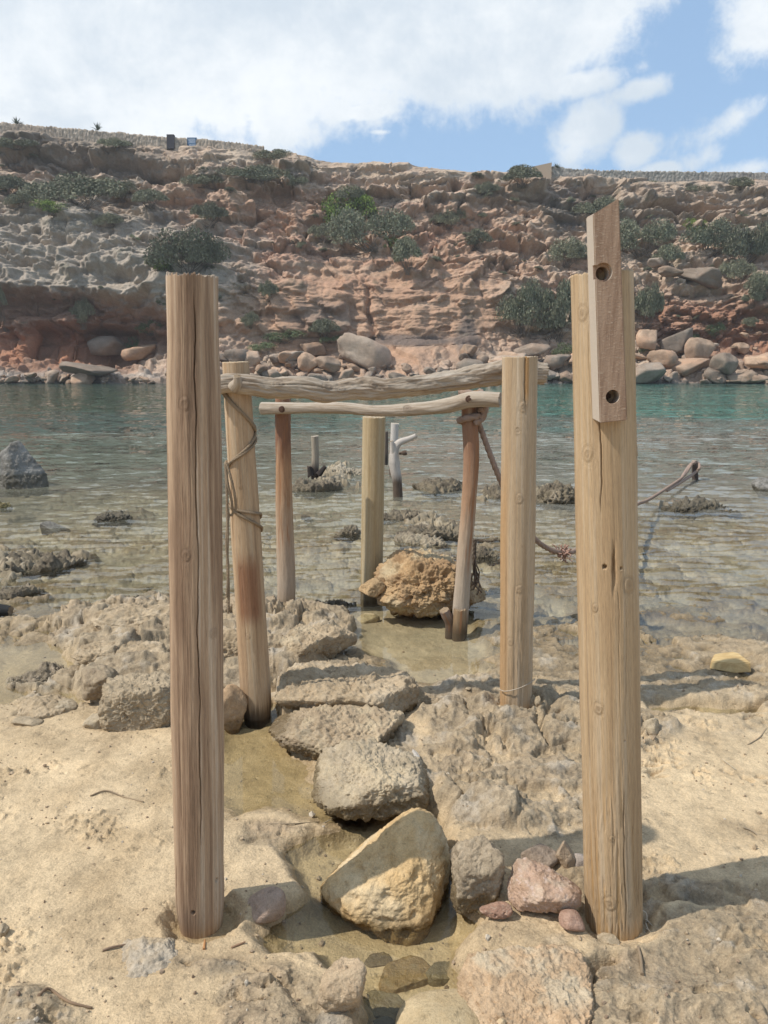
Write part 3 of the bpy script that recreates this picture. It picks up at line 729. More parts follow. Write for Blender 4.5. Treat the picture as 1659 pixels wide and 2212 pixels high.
# a split stub of driftwood nail sits flush, so nothing more belongs to it
# --- the right front post
b1 = G(1325, 2030, .03)
ptsR, sk = post_between((1327, 2020), (1300, 592), b1[1] + .065, b1[1] + .06)
peel = lambda TH, SS, R0: -.0028 * ss(.02, .10, fbm3(np.cos(TH) * 5, np.sin(TH) * 5, SS * 2.6, 4, .6)) * ss(sk + .75, sk + .3, SS) - ss(sk + .06, sk - .08, SS) * R0 * .12
amberR = ((.40, .225, .075), lambda TH, SS, Lt, st_, fs: ss(.05, .28, fbm3(np.cos(TH) * 5, np.sin(TH) * 5, SS * 2.6, 4, .6)) * ss(sk + .65, sk + .2, SS) * ss(.4, -.3, np.cos(TH)) * .75)
frontR = limb('wooden_post', ptsR, [.081, .080, .0755], 340, 640,
     post_colour((.475, .335, .195), (.50, .39, .265), (.37, .245, .135), (.33, .25, .165), 2, .6, red=amberR),
     cracks=[(FRONT - .02, sk + 1.06, sk + 1.23, .0075, .02), (FRONT - .06, sk + 1.04, sk + 1.2, .0045, .016), (FRONT - .42, sk + 1.25, sk + 1.9, .0022, .012), (FRONT + .12, sk + .05, sk + .55, .0024, .012), (FRONT + .3, sk + .45, sk + 1.25, .0018, .008), (FRONT + .05, sk + .7, sk + 1.18, .0018, .007), (FRONT + .52, sk + .1, sk + .8, .0018, .006),
             (FRONT - .35, sk - .05, sk + .35, .0022, .008), (FRONT + .75, sk - .05, sk + .4, .0022, .009), (FRONT - .9, sk + .3, sk + 1.0, .0016, .005), (FRONT + .95, sk + 1.2, sk + 1.85, .002, .009), (FRONT - .72, sk + 1.4, sk + 1.9, .0016, .006)],
     knots=[(FRONT - .85, sk + 1.435, .018, .005), (FRONT - .70, sk + 1.03, .010, .006), (FRONT + .48, sk + 1.09, .020, .004), (FRONT - .65, sk + .75, .015, .006), (FRONT - .28, sk + .37, .009, .005),
            (FRONT - .42, sk + .165, .020, .006), (FRONT + .33, sk + .13, .009, .004), (FRONT + 1.2, sk + 1.43, .014, .004), (FRONT - .95, sk + 1.78, .017, .005)],
     holes=[(FRONT - .36, sk + 1.145, .006, .016), (FRONT + .18, sk + 1.14, .0035, .014), (FRONT + .2, sk + .66, .0022, .01)],
     rough=.012, lump=.02, jag=.004, seed=2, flare=peel, cap=(.36, .27, .18),
     label='thick tan post carrying a plank with two round holes near its top', cat='post')

# --- the plank bolted to it, in front
def box_bm(bm, lo, hi):
    r = bmesh.ops.create_cube(bm, size=1); vs = r['verts']
    for v in vs: v.co = Vector([(lo[i] + hi[i]) / 2 + v.co[i] * (hi[i] - lo[i]) for i in range(3)])
    return vs


Yp = b1[1] + .06 - .075 - .048             # front face of the plank
c_ = [P(1281, 463, Yp), P(1337, 428, Yp), P(1355, 908, Yp), P(1296, 914, Yp)]
Yk = Yp + .062                             # its back, let into the post
k_ = [P(1266, 470, Yk), P(1332, 436, Yk), P(1350, 900, Yk), P(1279.5, 905, Yk)]
org = (c_[2] + c_[3]) / 2
bm = bmesh.new()
fv = [bm.verts.new(Vector(p - org)) for p in c_]; kv = [bm.verts.new(Vector(p - org)) for p in k_]
bm.faces.new(fv[::-1]); bm.faces.new(kv)
for i in range(4): bm.faces.new((fv[i], fv[(i + 1) % 4], kv[(i + 1) % 4], kv[i]))
bmesh.ops.recalc_face_normals(bm, faces=bm.faces)
bmesh.ops.bevel(bm, geom=list(bm.edges), offset=.0022, segments=2, affect='EDGES')
pm = bpy.data.meshes.new('plank'); bm.to_mesh(pm); bm.free()
m, t, b, o = new_mat('sawn_plank'); M_plank = m
v = t.new('ShaderNodeTexCoord').outputs['Object']; ge = t.new('ShaderNodeNewGeometry')
mp = t.new('ShaderNodeMapping'); t.l.new(v, mp.inputs[0]); mp.inputs['Scale'].default_value = (1, 1, .10)
g1_ = t.noise(mp.outputs[0], 60, 5, .65, .2); g2_ = t.noise(mp.outputs[0], 210, 3, .6)
mp2 = t.new('ShaderNodeMapping'); t.l.new(v, mp2.inputs[0]); mp2.inputs['Scale'].default_value = (.55, 1, 1.3); mp2.inputs['Rotation'].default_value = (0, .3, 0)
fz = t.noise(mp2.outputs[0], 170, 3, .65, .8)
sxn = t.new('ShaderNodeSeparateXYZ'); tcn = t.new('ShaderNodeTexCoord'); t.l.new(tcn.outputs['Normal'], sxn.inputs[0])
base_ = t.mix(t.ramp(g1_, .35, .68), (.37, .255, .175, 1), (.25, .16, .105, 1))
base_ = t.mix(t.math('MULTIPLY', t.ramp(fz, .56, .70), .5), base_, (.55, .44, .33, 1))
base_ = t.mix(t.math('MULTIPLY', t.ramp(sxn.outputs[0], -.5, -.85), .85), base_, (.50, .43, .35, 1))     # bleached narrow side
t.l.new(base_, b.inputs['Base Color']); b.inputs['Roughness'].default_value = .85
t.l.new(t.bump(t.math('ADD', t.math('ADD', g1_, t.math('MULTIPLY', g2_, .5)), fz), .5, .003), b.inputs['Normal'])
plank = link('plank', pm, M_plank, loc=org, label='brown plank with slanted top and two bored holes fixed upright to the thick tan post', cat='plank')


def cut(obj, bm_list):
    for cb in bm_list:
        cm = bpy.data.meshes.new('cutter'); cb.to_mesh(cm); cb.free(); co = bpy.data.objects.new('cutter', cm); COL.objects.link(co); co.location = obj.location
        md = obj.modifiers.new('cut', 'BOOLEAN'); md.object = co; md.operation = 'DIFFERENCE'; md.solver = 'EXACT'
        dg = bpy.context.evaluated_depsgraph_get(); dg.update()
        nm = bpy.data.meshes.new_from_object(obj.evaluated_get(dg)); obj.modifiers.clear(); obj.data = nm; bpy.data.objects.remove(co)


def cyl_y(cx, cz, r, y0, y1):
    cb = bmesh.new(); bmesh.ops.create_cone(cb, cap_ends=True, segments=40, radius1=r, radius2=r, depth=y1 - y0, matrix=Matrix.Translation((cx, (y0 + y1) / 2, cz)) @ Matrix.Rotation(R(90), 4, 'X'))
    return cb


h1 = P(1305, 588, Yp) - org; h2 = P(1323.5, 857, Yp) - org; pxm = ray(0, 1106)[1]; u1 = Yp / F
cutL = bmesh.new(); box_bm(cutL, (h1[0] - .026, -.02, h1[2] - .018), (h1[0], .016, h1[2] + .013))
bmesh.ops.transform(cutL, matrix=Matrix.Translation((h1[0], 0, h1[2])) @ Matrix.Rotation(R(8), 4, 'Y') @ Matrix.Translation((-h1[0], 0, -h1[2])), verts=cutL.verts)
cut(plank, [cyl_y(h1[0] - .002, h1[2], .0215, -.02, .016), cutL, cyl_y(h1[0], h1[2] - .001, .0155, -.02, .054), cyl_y(h2[0], h2[2], .0165, -.02, .05)])
bmb = bmesh.new()
bmesh.ops.create_cone(bmb, cap_ends=True, segments=6, radius1=.009, radius2=.008, depth=.01, matrix=Matrix.Translation((h2[0], .045, h2[2])) @ Matrix.Rotation(R(90), 4, 'X'))
pmb = bpy.data.meshes.new('bolt'); bmb.to_mesh(pmb); bmb.free()
m, t, b, o = new_mat('rusty_iron'); M_rust = m
b.inputs['Base Color'].default_value = (.07, .04, .028, 1); b.inputs['Roughness'].default_value = .7
nn = t.noise(t.new('ShaderNodeTexCoord').outputs['Object'], 160, 4, .6); t.l.new(t.mix(nn, (.05, .035, .03, 1), (.16, .08, .045, 1)), b.inputs['Base Color']); t.l.new(t.bump(nn, .4, .003), b.inputs['Normal'])
link('bolt', pmb, M_rust, plank)

# --- the left rear post, leaning, and the right rear post
b2 = G(556, 1556, 0)
ptsBL, sk2 = post_between((556, 1556), (509, 782), b2[1] + .06, b2[1] + .02)
stainR = ((.20, .07, .03), lambda TH, SS, Lt, st_, fs: ss(.06, .03, np.abs((TH - FRONT - .12 + math.pi) % (2 * math.pi) - math.pi) * .06 + fs * .02) * ss(.62, .72, SS) * ss(1.02, .9, SS) * .7)
rearL = limb('wooden_post', ptsBL, [.072, .068, .057], 128, 460,
     post_colour((.47, .325, .195), (.49, .385, .265), (.35, .225, .13), (.22, .14, .07), 3, .6, wetz=.05, red=stainR),
     cracks=[(FRONT - .25, sk2 + .05, sk2 + 1.2, .002, .009), (FRONT + .5, sk2 + .4, sk2 + 1.5, .0018, .006), (FRONT - .75, sk2 + .85, sk2 + 1.66, .0026, .014), (FRONT + .05, sk2 + .95, sk2 + 1.3, .002, .007), (FRONT - .55, sk2 + .1, sk2 + .6, .002, .008), (FRONT + .2, sk2, sk2 + .5, .002, .006)],
     knots=[(FRONT, sk2 + 1.14, .011, .004), (FRONT + .35, sk2 + .82, .012, .005), (FRONT - .3, sk2 + .78, .009, .003), (FRONT - .1, sk2 + .45, .013, .004)],
     rough=.013, lump=.03, jag=.0015, seed=3, cap=(.50, .38, .24), flare=lambda TH, SS, R0: -ss(sk2 + .10, sk2 - .05, SS) * R0 * .2,
     label='leaning tan post wrapped with thin rope, its wet foot in the pool', cat='post')
b3 = G(1116, 1538, .05)
ptsBR, sk3 = post_between((1114, 1536), (1123, 771), b3[1] + .06, b3[1] + .05)
bark = lambda TH, SS, R0: -.0032 * ss(.02, .12, fbm3(np.cos(TH) * 4 + 9, np.sin(TH) * 4, SS * 1.7, 4, .6)) * ss(sk3 + .9, sk3 + .4, SS)
amber3 = ((.42, .225, .08), lambda TH, SS, Lt, st_, fs: np.maximum(ss(-.55, -.95, np.cos(TH)) * ss(sk3 + 1.4, sk3 + .9, SS) * .6, ss(.05, .02, np.abs(TH - FRONT - .25 + 0 * SS - (2 * math.pi) * (TH > 4.0 + FRONT + 1.5)) * .3) * ss(sk3 + 1.42, sk3 + 1.5, SS) * .8))
rearR = limb('wooden_post', ptsBR, [.073, .077, .0755], 136, 460,
     post_colour((.46, .335, .21), (.48, .385, .275), (.36, .245, .14), (.34, .25, .16), 4, .55, red=amber3),
     cracks=[(FRONT + .15, sk3 + 1.38, sk3 + 1.9, .0035, .02), (FRONT - .3, sk3 + 1.2, sk3 + 1.8, .002, .008), (FRONT + .35, sk3 - .1, sk3 + .6, .002, .008), (FRONT - .1, sk3 + .55, sk3 + 1.1, .0016, .005), (FRONT + .6, sk3 + .3, sk3 + 1.0, .0016, .005), (FRONT - .6, sk3 - .1, sk3 + .35, .0022, .008), (FRONT + .1, sk3 - .1, sk3 + .3, .0022, .008)],
     knots=[(FRONT + .05, sk3 + 1.43, .022, .006), (FRONT - .25, sk3 + 1.33, .013, -.007), (FRONT - .1, sk3 + 1.03, .020, .006), (FRONT - .05, sk3 + .62, .018, .006), (FRONT - .55, sk3 + .37, .017, .005), (FRONT + .1, sk3 + .82, .006, .002)],
     rough=.014, lump=.02, jag=.004, seed=4, cap=(.40, .31, .22), flare=bark,
     label='tan post with flaking bark and large knots behind the rope knot', cat='post')

# --- two rails of driftwood
def rail_colour(seed):
    def f(TH, SS, Lt, low, fib, V, kcol):
        fs = fbm3(np.cos(TH) * 4 + seed, np.sin(TH) * 4, SS * 5, 4, .6); g_ = fbm3(np.cos(TH) * 2, np.sin(TH) * 2 + seed, SS * 3, 3)
        c = cmix(np.broadcast_to(np.array([.40, .325, .245]), V.shape), (.29, .215, .15), ss(-.1, .4, fs)); c = cmix(c, (.48, .41, .33), ss(.0, .4, -fs + g_ * .4) * .8)
        return cmix(c, (.16, .11, .075), kcol * .7)
    return f


Yr = b3[1] + .135
up_pts = [(450, 838, 3.30), (490, 829, 3.30), (540, 832, 3.32), (590, 838, 3.34), (660, 838, 3.36), (710, 846, 3.38), (770, 840, 3.42), (840, 838, 3.44), (940, 828, 3.49), (1040, 812, 3.54), (1110, 802, 3.57), (1176, 805, 3.6)]
rk_ = lambda TH, SS, R0: R0 * (.12 * fbm3(np.cos(TH) * 4, np.sin(TH) * 4 + SS * 3, SS * 14, 4, .6) + .30 * fbm3(np.cos(TH) * 1.4 + SS * 5, np.sin(TH) * 1.4, SS * 7, 3) + .10 * fbm3(np.cos(TH) * 3, np.sin(TH) * 3 + SS * 9, SS * 5, 3, ridge=True))
railU = limb('driftwood_rail', [P(*p) for p in up_pts], [.036, .04, .042, .044, .040, .046, .041, .039, .044, .050, .052, .045], 96, 520, rail_colour(5), M_drift, rough=.03, lump=.05, jag=.008, seed=5, flare=rk_,
     cracks=[(1.2, .05, .6, .0022, .01), (.6, .4, .8, .002, .008), (2.1, .7, 1.3, .0022, .010), (1.5, .9, 1.45, .002, .008), (.2, .2, .7, .002, .006), (.1, .8, 1.4, .0025, .009), (2.7, .1, .5, .002, .008)],
     knots=[(1.0, .50, .022, .008), (1.4, .56, .016, .008), (1.1, .30, .02, .007), (.4, .66, .018, -.010), (1.2, .71, .014, .006)], cap=(.36, .29, .22),
     label='upper grey driftwood rail, thick and gnarled, reaching from the leaning post to the flaking post', cat='rail')
sp = P(512, 826, 3.26)
limb('branch_stub', [sp + np.array([-.015, -.0, -.022]), sp + np.array([.004, -.018, .0]), sp + np.array([.008, -.03, .026])], [.026, .021, .015], 32, 40, rail_colour(6), M_drift, rough=.05, seed=6, jag=.004, parent=railU, loc=sp + np.array([-.015, 0, -.022]) - np.array(railU.location))
bA = G(618, 1312, .03); bB = G(996, 1368, 0.0)
YA, YB = bA[1] + .06, bB[1] + .06
rl = [(566, 882), (610, 882), (680, 881), (750, 882), (800, 887), (860, 886), (930, 881), (975, 874), (1012, 864), (1050, 862), (1081, 863)]
dp_ = lambda px: lerp(YA - .10, YB - .09, (px - 610) / 400)
railD = limb('driftwood_rail', [P(px, py, dp_(px)) for px, py in rl], [.040, .037, .034, .036, .034, .033, .036, .040, .044, .045, .042], 72, 420, rail_colour(7), M_drift, rough=.02, lump=.04, jag=.005, seed=7, cap=(.36, .29, .22),
     cracks=[(.9, .1, .8, .0022, .006), (1.6, .6, 1.5, .0022, .006), (.3, .3, 1.2, .002, .005)], knots=[(1.2, .98, .02, -.008), (.3, .75, .012, .004)],
     flare=lambda TH, SS, R0: R0 * .08 * fbm3(np.cos(TH) * 1.2 + SS * 4, np.sin(TH) * 1.2, SS * 5, 3),
     label='lower pale driftwood rail, thin and bolted across the two reddish driftwood uprights', cat='rail')
for px, py in ((609, 884), (1013, 862)):
    q = P(px, py, dp_(px) - .04); bmb = bmesh.new()
    for r_, d0, sg in ((.021, .006, 24), (.012, .022, 6)):
        bmesh.ops.create_cone(bmb, cap_ends=True, segments=sg, radius1=r_, radius2=r_ * .85, depth=d0, matrix=Matrix.Translation((0, -d0 / 2, 0)) @ Matrix.Rotation(R(90), 4, 'X'))
    pmb = bpy.data.meshes.new('bolt'); bmb.to_mesh(pmb); bmb.free()
    link('bolt', pmb, M_rust, railD, loc=q - np.array(railD.location))

# --- the two crooked uprights under the lower rail
def up_colour(seed, bands, side):
    """bands: (share of the height, colour); colours run up the pole"""
    def f(TH, SS, Lt, low, fib, V, kcol):
        fs = fbm3(np.cos(TH) * 3 + seed, np.sin(TH) * 3, SS * 3, 4, .6); u = SS / Lt + fs * .09
        c = np.stack([np.interp(u, [b_[0] for b_ in bands], [b_[1][k] for b_ in bands]) for k in range(3)], -1)
        c = cmix(c, (.31, .145, .065), ss(.05, .35, fs + side * np.cos(TH) * .28 - .02) * ss(.28, .45, u) * .8)
        c = cmix(c, (.52, .40, .28), ss(.15, .4, -fs) * .5)
        return cmix(c, c * .35, ss(.10, .0, V[..., 2] + fs * .05) * .8)
    return f


upA = limb('driftwood_upright', [P(618, 1345, YA), P(618, 1240, YA), P(614, 1100, YA), P(612, 980, YA), P(611, 860, YA)], [.062, .060, .056, .050, .049], 80, 360,
     up_colour(8, [(0, (.33, .25, .17)), (.2, (.42, .32, .23)), (.5, (.40, .265, .165)), (.7, (.38, .215, .115)), (.82, (.20, .10, .06)), (1, (.27, .14, .08))], 0.), M_drift,
     rough=.03, lump=.05, seed=8, jag=.006, cracks=[(FRONT + .3, .1, 1.2, .002, .006), (FRONT - .4, .3, 1.0, .002, .005)], knots=[(FRONT + .3, .95, .012, .004)], cap=(.34, .18, .09),
     label='straight driftwood upright, dark rust red towards its head, standing on the rock shelf', cat='post')
upB = limb('driftwood_upright', [P(990, 1392, YB), P(997, 1290, YB), P(1005, 1180, YB), P(1013, 1080, YB), P(1018, 980, YB), P(1015, 905, YB), P(1016, 845, YB)], [.048, .050, .046, .044, .045, .047, .050], 80, 400,
     up_colour(9, [(0, (.12, .08, .05)), (.1, (.2, .14, .09)), (.16, (.42, .345, .265)), (.42, (.43, .32, .225)), (.6, (.39, .235, .14)), (.8, (.28, .155, .095)), (1, (.27, .15, .09))], 1.), M_drift,
     rough=.03, lump=.05, seed=9, jag=.006, cracks=[(FRONT + .4, .3, 1.3, .002, .006), (FRONT - .2, .2, .9, .002, .004)], cap=(.34, .18, .09),
     label='crooked driftwood upright, bleached below and rust red above, with rope tied round its head', cat='post')
bs = P(990, 1396, YB - .03)
limb('splint', [bs, bs + np.array([.004, 0, .13]), bs + np.array([.008, 0, .245])], [.042, .042, .040], 40, 60, up_colour(10, [(0, (.13, .09, .055)), (.5, (.24, .16, .09)), (1, (.28, .19, .11))], 0.), M_drift, seed=10, jag=.012, parent=upB, loc=bs - np.array(upB.location))
bs = P(973, 1392, YB + .01)
limb('branch_stub', [bs, bs + np.array([.0, 0, .13]), bs + np.array([-.03, -.02, .2]), bs + np.array([-.045, -.03, .235])], [.036, .036, .034, .030], 40, 60, up_colour(11, [(0, (.15, .10, .065)), (.6, (.24, .16, .11)), (1, (.26, .2, .17))], 0.), M_drift, seed=11, jag=.008, parent=upB, loc=bs - np.array(upB.location))

# --- the middle post at the back
b4 = G(802, 1298, 0)
ptsM, sk4 = post_between((802, 1300), (808, 901), b4[1] + .07, b4[1] + .07)
notch = lambda TH, SS, R0: -ss(sk4 + 1.285, sk4 + 1.30, SS) * R0 * .5 * ss(.5, .3, np.abs(TH - 1.5 * math.pi + .15))
limb('wooden_post', ptsM, [.077, .077, .078], 104, 360, post_colour((.44, .33, .19), (.46, .38, .25), (.36, .25, .12), (.2, .14, .08), 12, .5, wetz=.10),
     cracks=[(FRONT + .2, sk4, sk4 + .8, .002, .007), (FRONT - .3, sk4 + .5, sk4 + 1.3, .0018, .005)], knots=[(FRONT, sk4 + .7, .016, .005), (FRONT + .3, sk4 + 1.05, .01, .003)], rough=.012, lump=.015, seed=12, jag=.006, cap=(.42, .33, .22),
     label='yellowish post with a notched top and a dark wet foot behind the yellow boulder', cat='post')

# --- small stakes further out
def stake(label, pts, rad, cols, seed, name='wooden_stake', **kw):
    return limb(name, pts, rad, 36, 140, up_colour(seed, cols, 0.) if kw.pop('plain', False) is False else cols, M_drift, rough=.02, lump=.05, seed=seed, jag=.012, cap=kw.pop('cap', (.45, .38, .30)), label=label, cat='stake', **kw)


def plain_col(a, foot, seed):
    def f(TH, SS, Lt, low, fib, V, kcol):
        fs = fbm3(np.cos(TH) * 3 + seed, np.sin(TH) * 3, SS * 3, 4, .6)
        c = cmix(np.broadcast_to(np.array(a), V.shape), np.array(a) * .6, ss(-.1, .4, fs) * .6)
        return cmix(c, foot, ss(.32, .16, V[..., 2] + fs * .08))
    return f


Ys = G(680, 1024, .1)[1]
s1 = stake('short grey stake between two black stubs on the far reef', [P(680, 1035, Ys), P(681, 985, Ys), P(680, 942, Ys)], [.052, .05, .05], plain_col((.34, .28, .21), (.08, .06, .05), 13), 13, plain=True)
for a_, lab in (((672, 1028), (668, 1008)), 0), (((688, 1026), (702, 1008)), 1):
    q0 = P(a_[0][0], a_[0][1], Ys - .06)
    limb('stub', [q0, P(a_[1][0], a_[1][1], Ys - .06)], [.045, .028], 24, 40, plain_col((.07, .055, .045), (.04, .03, .025), 14 + lab), M_drift, rough=.05, lump=.1, seed=14 + lab, jag=.02, cap=(.07, .05, .04), parent=s1, loc=q0 - np.array(s1.location))
Yw = G(852, 1026, 0)[1]
stake('bleached white straight stake just behind the forked driftwood stake', [P(850, 1030, Yw), P(851, 970, Yw), P(853, 915, Yw)], [.062, .058, .056], plain_col((.52, .47, .42), (.10, .07, .05), 16), 16, plain=True)
stake('thin dark stake half hidden behind the yellowish post', [P(833, 1003, Yw + .4), P(834, 960, Yw + .4), P(834, 932, Yw + .4)], [.035, .033, .03], plain_col((.13, .10, .08), (.06, .05, .04), 17), 17, plain=True, cap=(.12, .1, .08))
Yf = G(859, 1072, 0)[1]
sf = stake('pale forked driftwood stake standing in shallow water with a rusty bolt', [P(860, 1080, Yf), P(858, 1040, Yf), P(852, 1005, Yf), P(852, 975, Yf), P(862, 957, Yf), P(884, 948, Yf), P(899, 941, Yf)], [.060, .056, .062, .066, .05, .038, .028], plain_col((.50, .44, .38), (.10, .07, .05), 18), 18, plain=True)
q0 = P(851, 985, Yf)
limb('branch_stub', [q0, P(848, 962, Yf - .03), P(846, 953, Yf - .04)], [.05, .036, .02], 28, 40, plain_col((.50, .44, .38), (.1, .07, .05), 19), M_drift, seed=19, jag=.015, parent=sf, loc=q0 - np.array(sf.location))
q0 = P(864, 980, Yf)
limb('bolt', [q0, P(872, 978.5, Yf - .05), P(873, 978.5, Yf - .055), P(878, 978, Yf - .06)], [.016, .016, .032, .030], 16, 24, plain_col((.10, .065, .045), (.1, .06, .04), 20), M_drift, seed=20, parent=sf, loc=q0 - np.array(sf.location), cap=(.09, .06, .04))
Yt = G(1502, 1036, 0)[1]
rs = stake('low dark stake with a rope loop sticking out of the water on the right', [P(1502, 1044, Yt), P(1501, 1015, Yt), P(1500, 995, Yt)], [.045, .042, .036], plain_col((.20, .15, .11), (.08, .06, .05), 21), 21, plain=True, cap=(.3, .25, .2))
q0 = P(1498, 1003, Yt - .03)
limb('splinter', [q0, P(1495, 996, Yt - .03)], [.02, .01], 12, 12, plain_col((.4, .35, .3), (.3, .25, .2), 22), M_drift, seed=22, parent=rs, loc=q0 - np.array(rs.location))

# ------------------------------------------------------------------ ropes
def rope(name, pts, r, strands=3, twist=7., colour=(.30, .22, .16), n=None, seg=18, mat=None, **kw):
    """laid rope: the strands are modelled in the cross-section and turn along the length"""
    p = np.asarray(pts, float); Ltot = np.linalg.norm(np.diff(p, axis=0), axis=1).sum(); n = n or int(max(30, Ltot / (r * .38)))
    c = spline(p, n); T, A, B = frames(c); s = np.linspace(0, Ltot, n)
    th = np.linspace(0, 2 * math.pi, seg, endpoint=False); TH, SS = np.meshgrid(th, s)
    ph = strands * (TH - SS / (r * twist) * 2 * math.pi)
    RR = r * (.80 + .26 * np.abs(np.cos(ph / 2))) * (1 + .07 * fbm2(SS * 40, TH * 2, 2))
    V = c[:, None] + A[:, None] * (np.cos(TH) * RR)[..., None] + B[:, None] * (np.sin(TH) * RR)[..., None]
    cc = np.array(colour)[None, None] * (1 + .35 * fbm2(SS * 18, TH, 3))[..., None] * np.ones_like(V)
    base = p[0].copy(); V = np.concatenate([V.reshape(-1, 3), c[:1], c[-1:]]); cc = np.concatenate([cc.reshape(-1, 3), [colour], [colour]])
    gv = np.concatenate([np.stack([np.cos(ph), np.sin(ph), SS * 8], -1).reshape(-1, 3), np.zeros((2, 3))]) * .5
    f = [grid_faces(n, seg, True)]; i = np.arange(seg); f.append(np.stack([np.roll(i, -1), i, np.full(seg, n * seg)], 1)); j = i + (n - 1) * seg; f.append(np.stack([j, np.roll(j, -1), np.full(seg, n * seg + 1)], 1))
    me = np_mesh(name, V - base, f, dict(col=cc, grain=gv))
    kw.setdefault('loc', base)
    return link(name, me, mat or M_drift, **kw)


def axis_at(pts, z):
    p = np.asarray(pts); t = (z - p[0][2]) / (p[-1][2] - p[0][2]); return p[0] + (p[-1] - p[0]) * t


def round_post(pts, rad, specs, off):
    """points on a post: (angle, z)"""
    out = []
    for a, z in specs:
        c0 = axis_at(pts, z); r = np.interp(z, [0, 1.65], rad) + off; out.append(c0 + np.array([math.cos(a) * r, math.sin(a) * r, 0]))
    return out


zof = lambda py: P(520, py, b2[1] - .02)[2]
rad2 = (.071, .058)
def helix(z0, z1, a0, a1, n): return [(a0 + (a1 - a0) * i / n, z0 + (z1 - z0) * (i / n)) for i in range(n + 1)]
sp1 = helix(zof(838), zof(848), 2.4, 3.6, 4) + helix(zof(852), zof(918), 3.8, 6.0, 9) + helix(zof(924), zof(945), 6.3, 7.0, 3)
sp1b = helix(zof(948), zof(1003), 6.35 + .15, 3.9, 9) + helix(zof(1004), zof(1003), 3.7, 3.0, 3)
rp = (.27, .20, .13)
r1 = rope('rope', round_post(ptsBL, rad2, sp1, .006), .0062, colour=rp, label='thin brown rope wound twice round the leaning post', cat='rope')
for sp_ in (helix(zof(842), zof(926), 3.75, 6.1, 10) + helix(zof(935), zof(1006), 6.5, 3.85, 10) + helix(zof(1008), zof(1000), 3.6, 3.1, 3), sp1b,
            helix(zof(1092), zof(1097), 3.3, 4.1, 4) + helix(zof(1099), zof(1116), 4.2, 6.3, 7) + helix(zof(1125), zof(1140), 6.7, 7.6, 4),
            helix(zof(1102), zof(1146), 4.1, 6.3, 8) + helix(zof(1155), zof(1160), 6.7, 7.4, 3)):
    q = round_post(ptsBL, rad2, sp_, .0055 + .004 * random.random()); rope('strand', q, .0062, colour=rp, parent=r1, loc=q[0] - np.array(r1.location))
yq = b2[1] - .05
for pts_ in ([(489, 1000), (498, 1030), (507, 1070), (509, 1098), (504, 1106)], [(487, 1004), (492, 1045), (500, 1080), (503, 1102), (512, 1108)], [(487, 1006), (490, 1060), (492, 1105), (500, 1113), (505, 1104)], [(490, 1090), (492, 1150), (491, 1220), (494, 1270), (493, 1325)], [(494, 1110), (489, 1170), (493, 1230), (490, 1290)]):
    q = [P(a_, b_, yq - .02 - .012 * math.sin(i * 1.3)) for i, (a_, b_) in enumerate(pts_)]
    rope('loose_strand', q, .0058, colour=rp, parent=r1, loc=q[0] - np.array(r1.location))

# the thick rope: knotted round the crooked upright, behind the flaking post, behind the tan post, into the water and up to the low stake
thick = (.31, .215, .16)
Yb_ = YB
pts_ = [P(1030, 908, Yb_ - .03), P(1038, 925, Yb_ + .02), P(1060, 985, Yb_ + .02), P(1082, 1040, Yb_ + .05), P(1110, 1100, Yb_ + .1), P(1150, 1158, Yb_ + .2), P(1180, 1183, Yb_ + .28), P(1213, 1193, Yb_ + .36), P(1250, 1186, Yb_ + .48), P(1310, 1140, 5.9), P(1372, 1092, 7.6), P(1400, 1080, 8.4), P(1440, 1055, 9.3), P(1475, 1030, 10.2), P(1494, 1004, Yt - .05)]
r2 = rope('rope', pts_, .017, colour=thick, label='thick brown rope running from the crooked upright past both right posts to the low stake', cat='rope')
rad3 = (.049, .049)
def wrap(specs, off, r_, nm='knot_turn'):
    zb = lambda py: P(1015, py, YB)[2]
    ax = [P(996, 1310, YB), P(1016, 850, YB)]
    q = [np.array([P(1016 + (1 if True else 0), py, YB)[0] + math.cos(a) * off, YB + math.sin(a) * off, zb(py)]) for a, py in specs]
    rope(nm, q, r_, colour=thick, parent=r2, loc=q[0] - np.array(r2.location))
wrap([(a, 905 + 6 * math.sin(a * .5 + 1) - (a - 3) * 2.2) for a in np.linspace(2.2, 7.6, 22)], .066, .020)
wrap([(a, 850 + 4 * math.cos(a)) for a in np.linspace(3.4, 8.8, 22)], .064, .019)
wrap([(a, 884 + 9 * (a - 5.6)) for a in np.linspace(5.3, 7.0, 10)], .078, .02)
q = [P(1037, 845, YB + .03), P(1046, 865, YB - .05), P(1048, 885, YB - .06), P(1040, 905, YB - .05), P(1024, 914, YB - .06)]
rope('knot_turn', q, .020, colour=thick, parent=r2, loc=q[0] - np.array(r2.location))
Yn = Yb_ + .36
for k in range(26):                       # frayed whipping where the rope is mended
    a_ = random.Random(k); an = a_.uniform(0, 6.28); x0 = a_.uniform(-14, 14)
    q = [P(1213 + x0, 1193 - abs(x0) * .1, Yn) + np.array([0, math.cos(an), math.sin(an)]) * .018]
    for s_ in (1, 2): q.append(q[-1] + np.array([a_.uniform(-.03, .03), math.cos(an) * .02, math.sin(an) * .022 - .006]))
    if k == 0: fr0 = rope('frayed_mend', q, .004, colour=(.36, .215, .16), seg=6, n=8, parent=r2, loc=q[0] - np.array(r2.location)); acc = []
    else:
        o_ = rope('frayed_mend', q, .004, colour=(.36, .215, .16), seg=6, n=8); acc.append(o_)
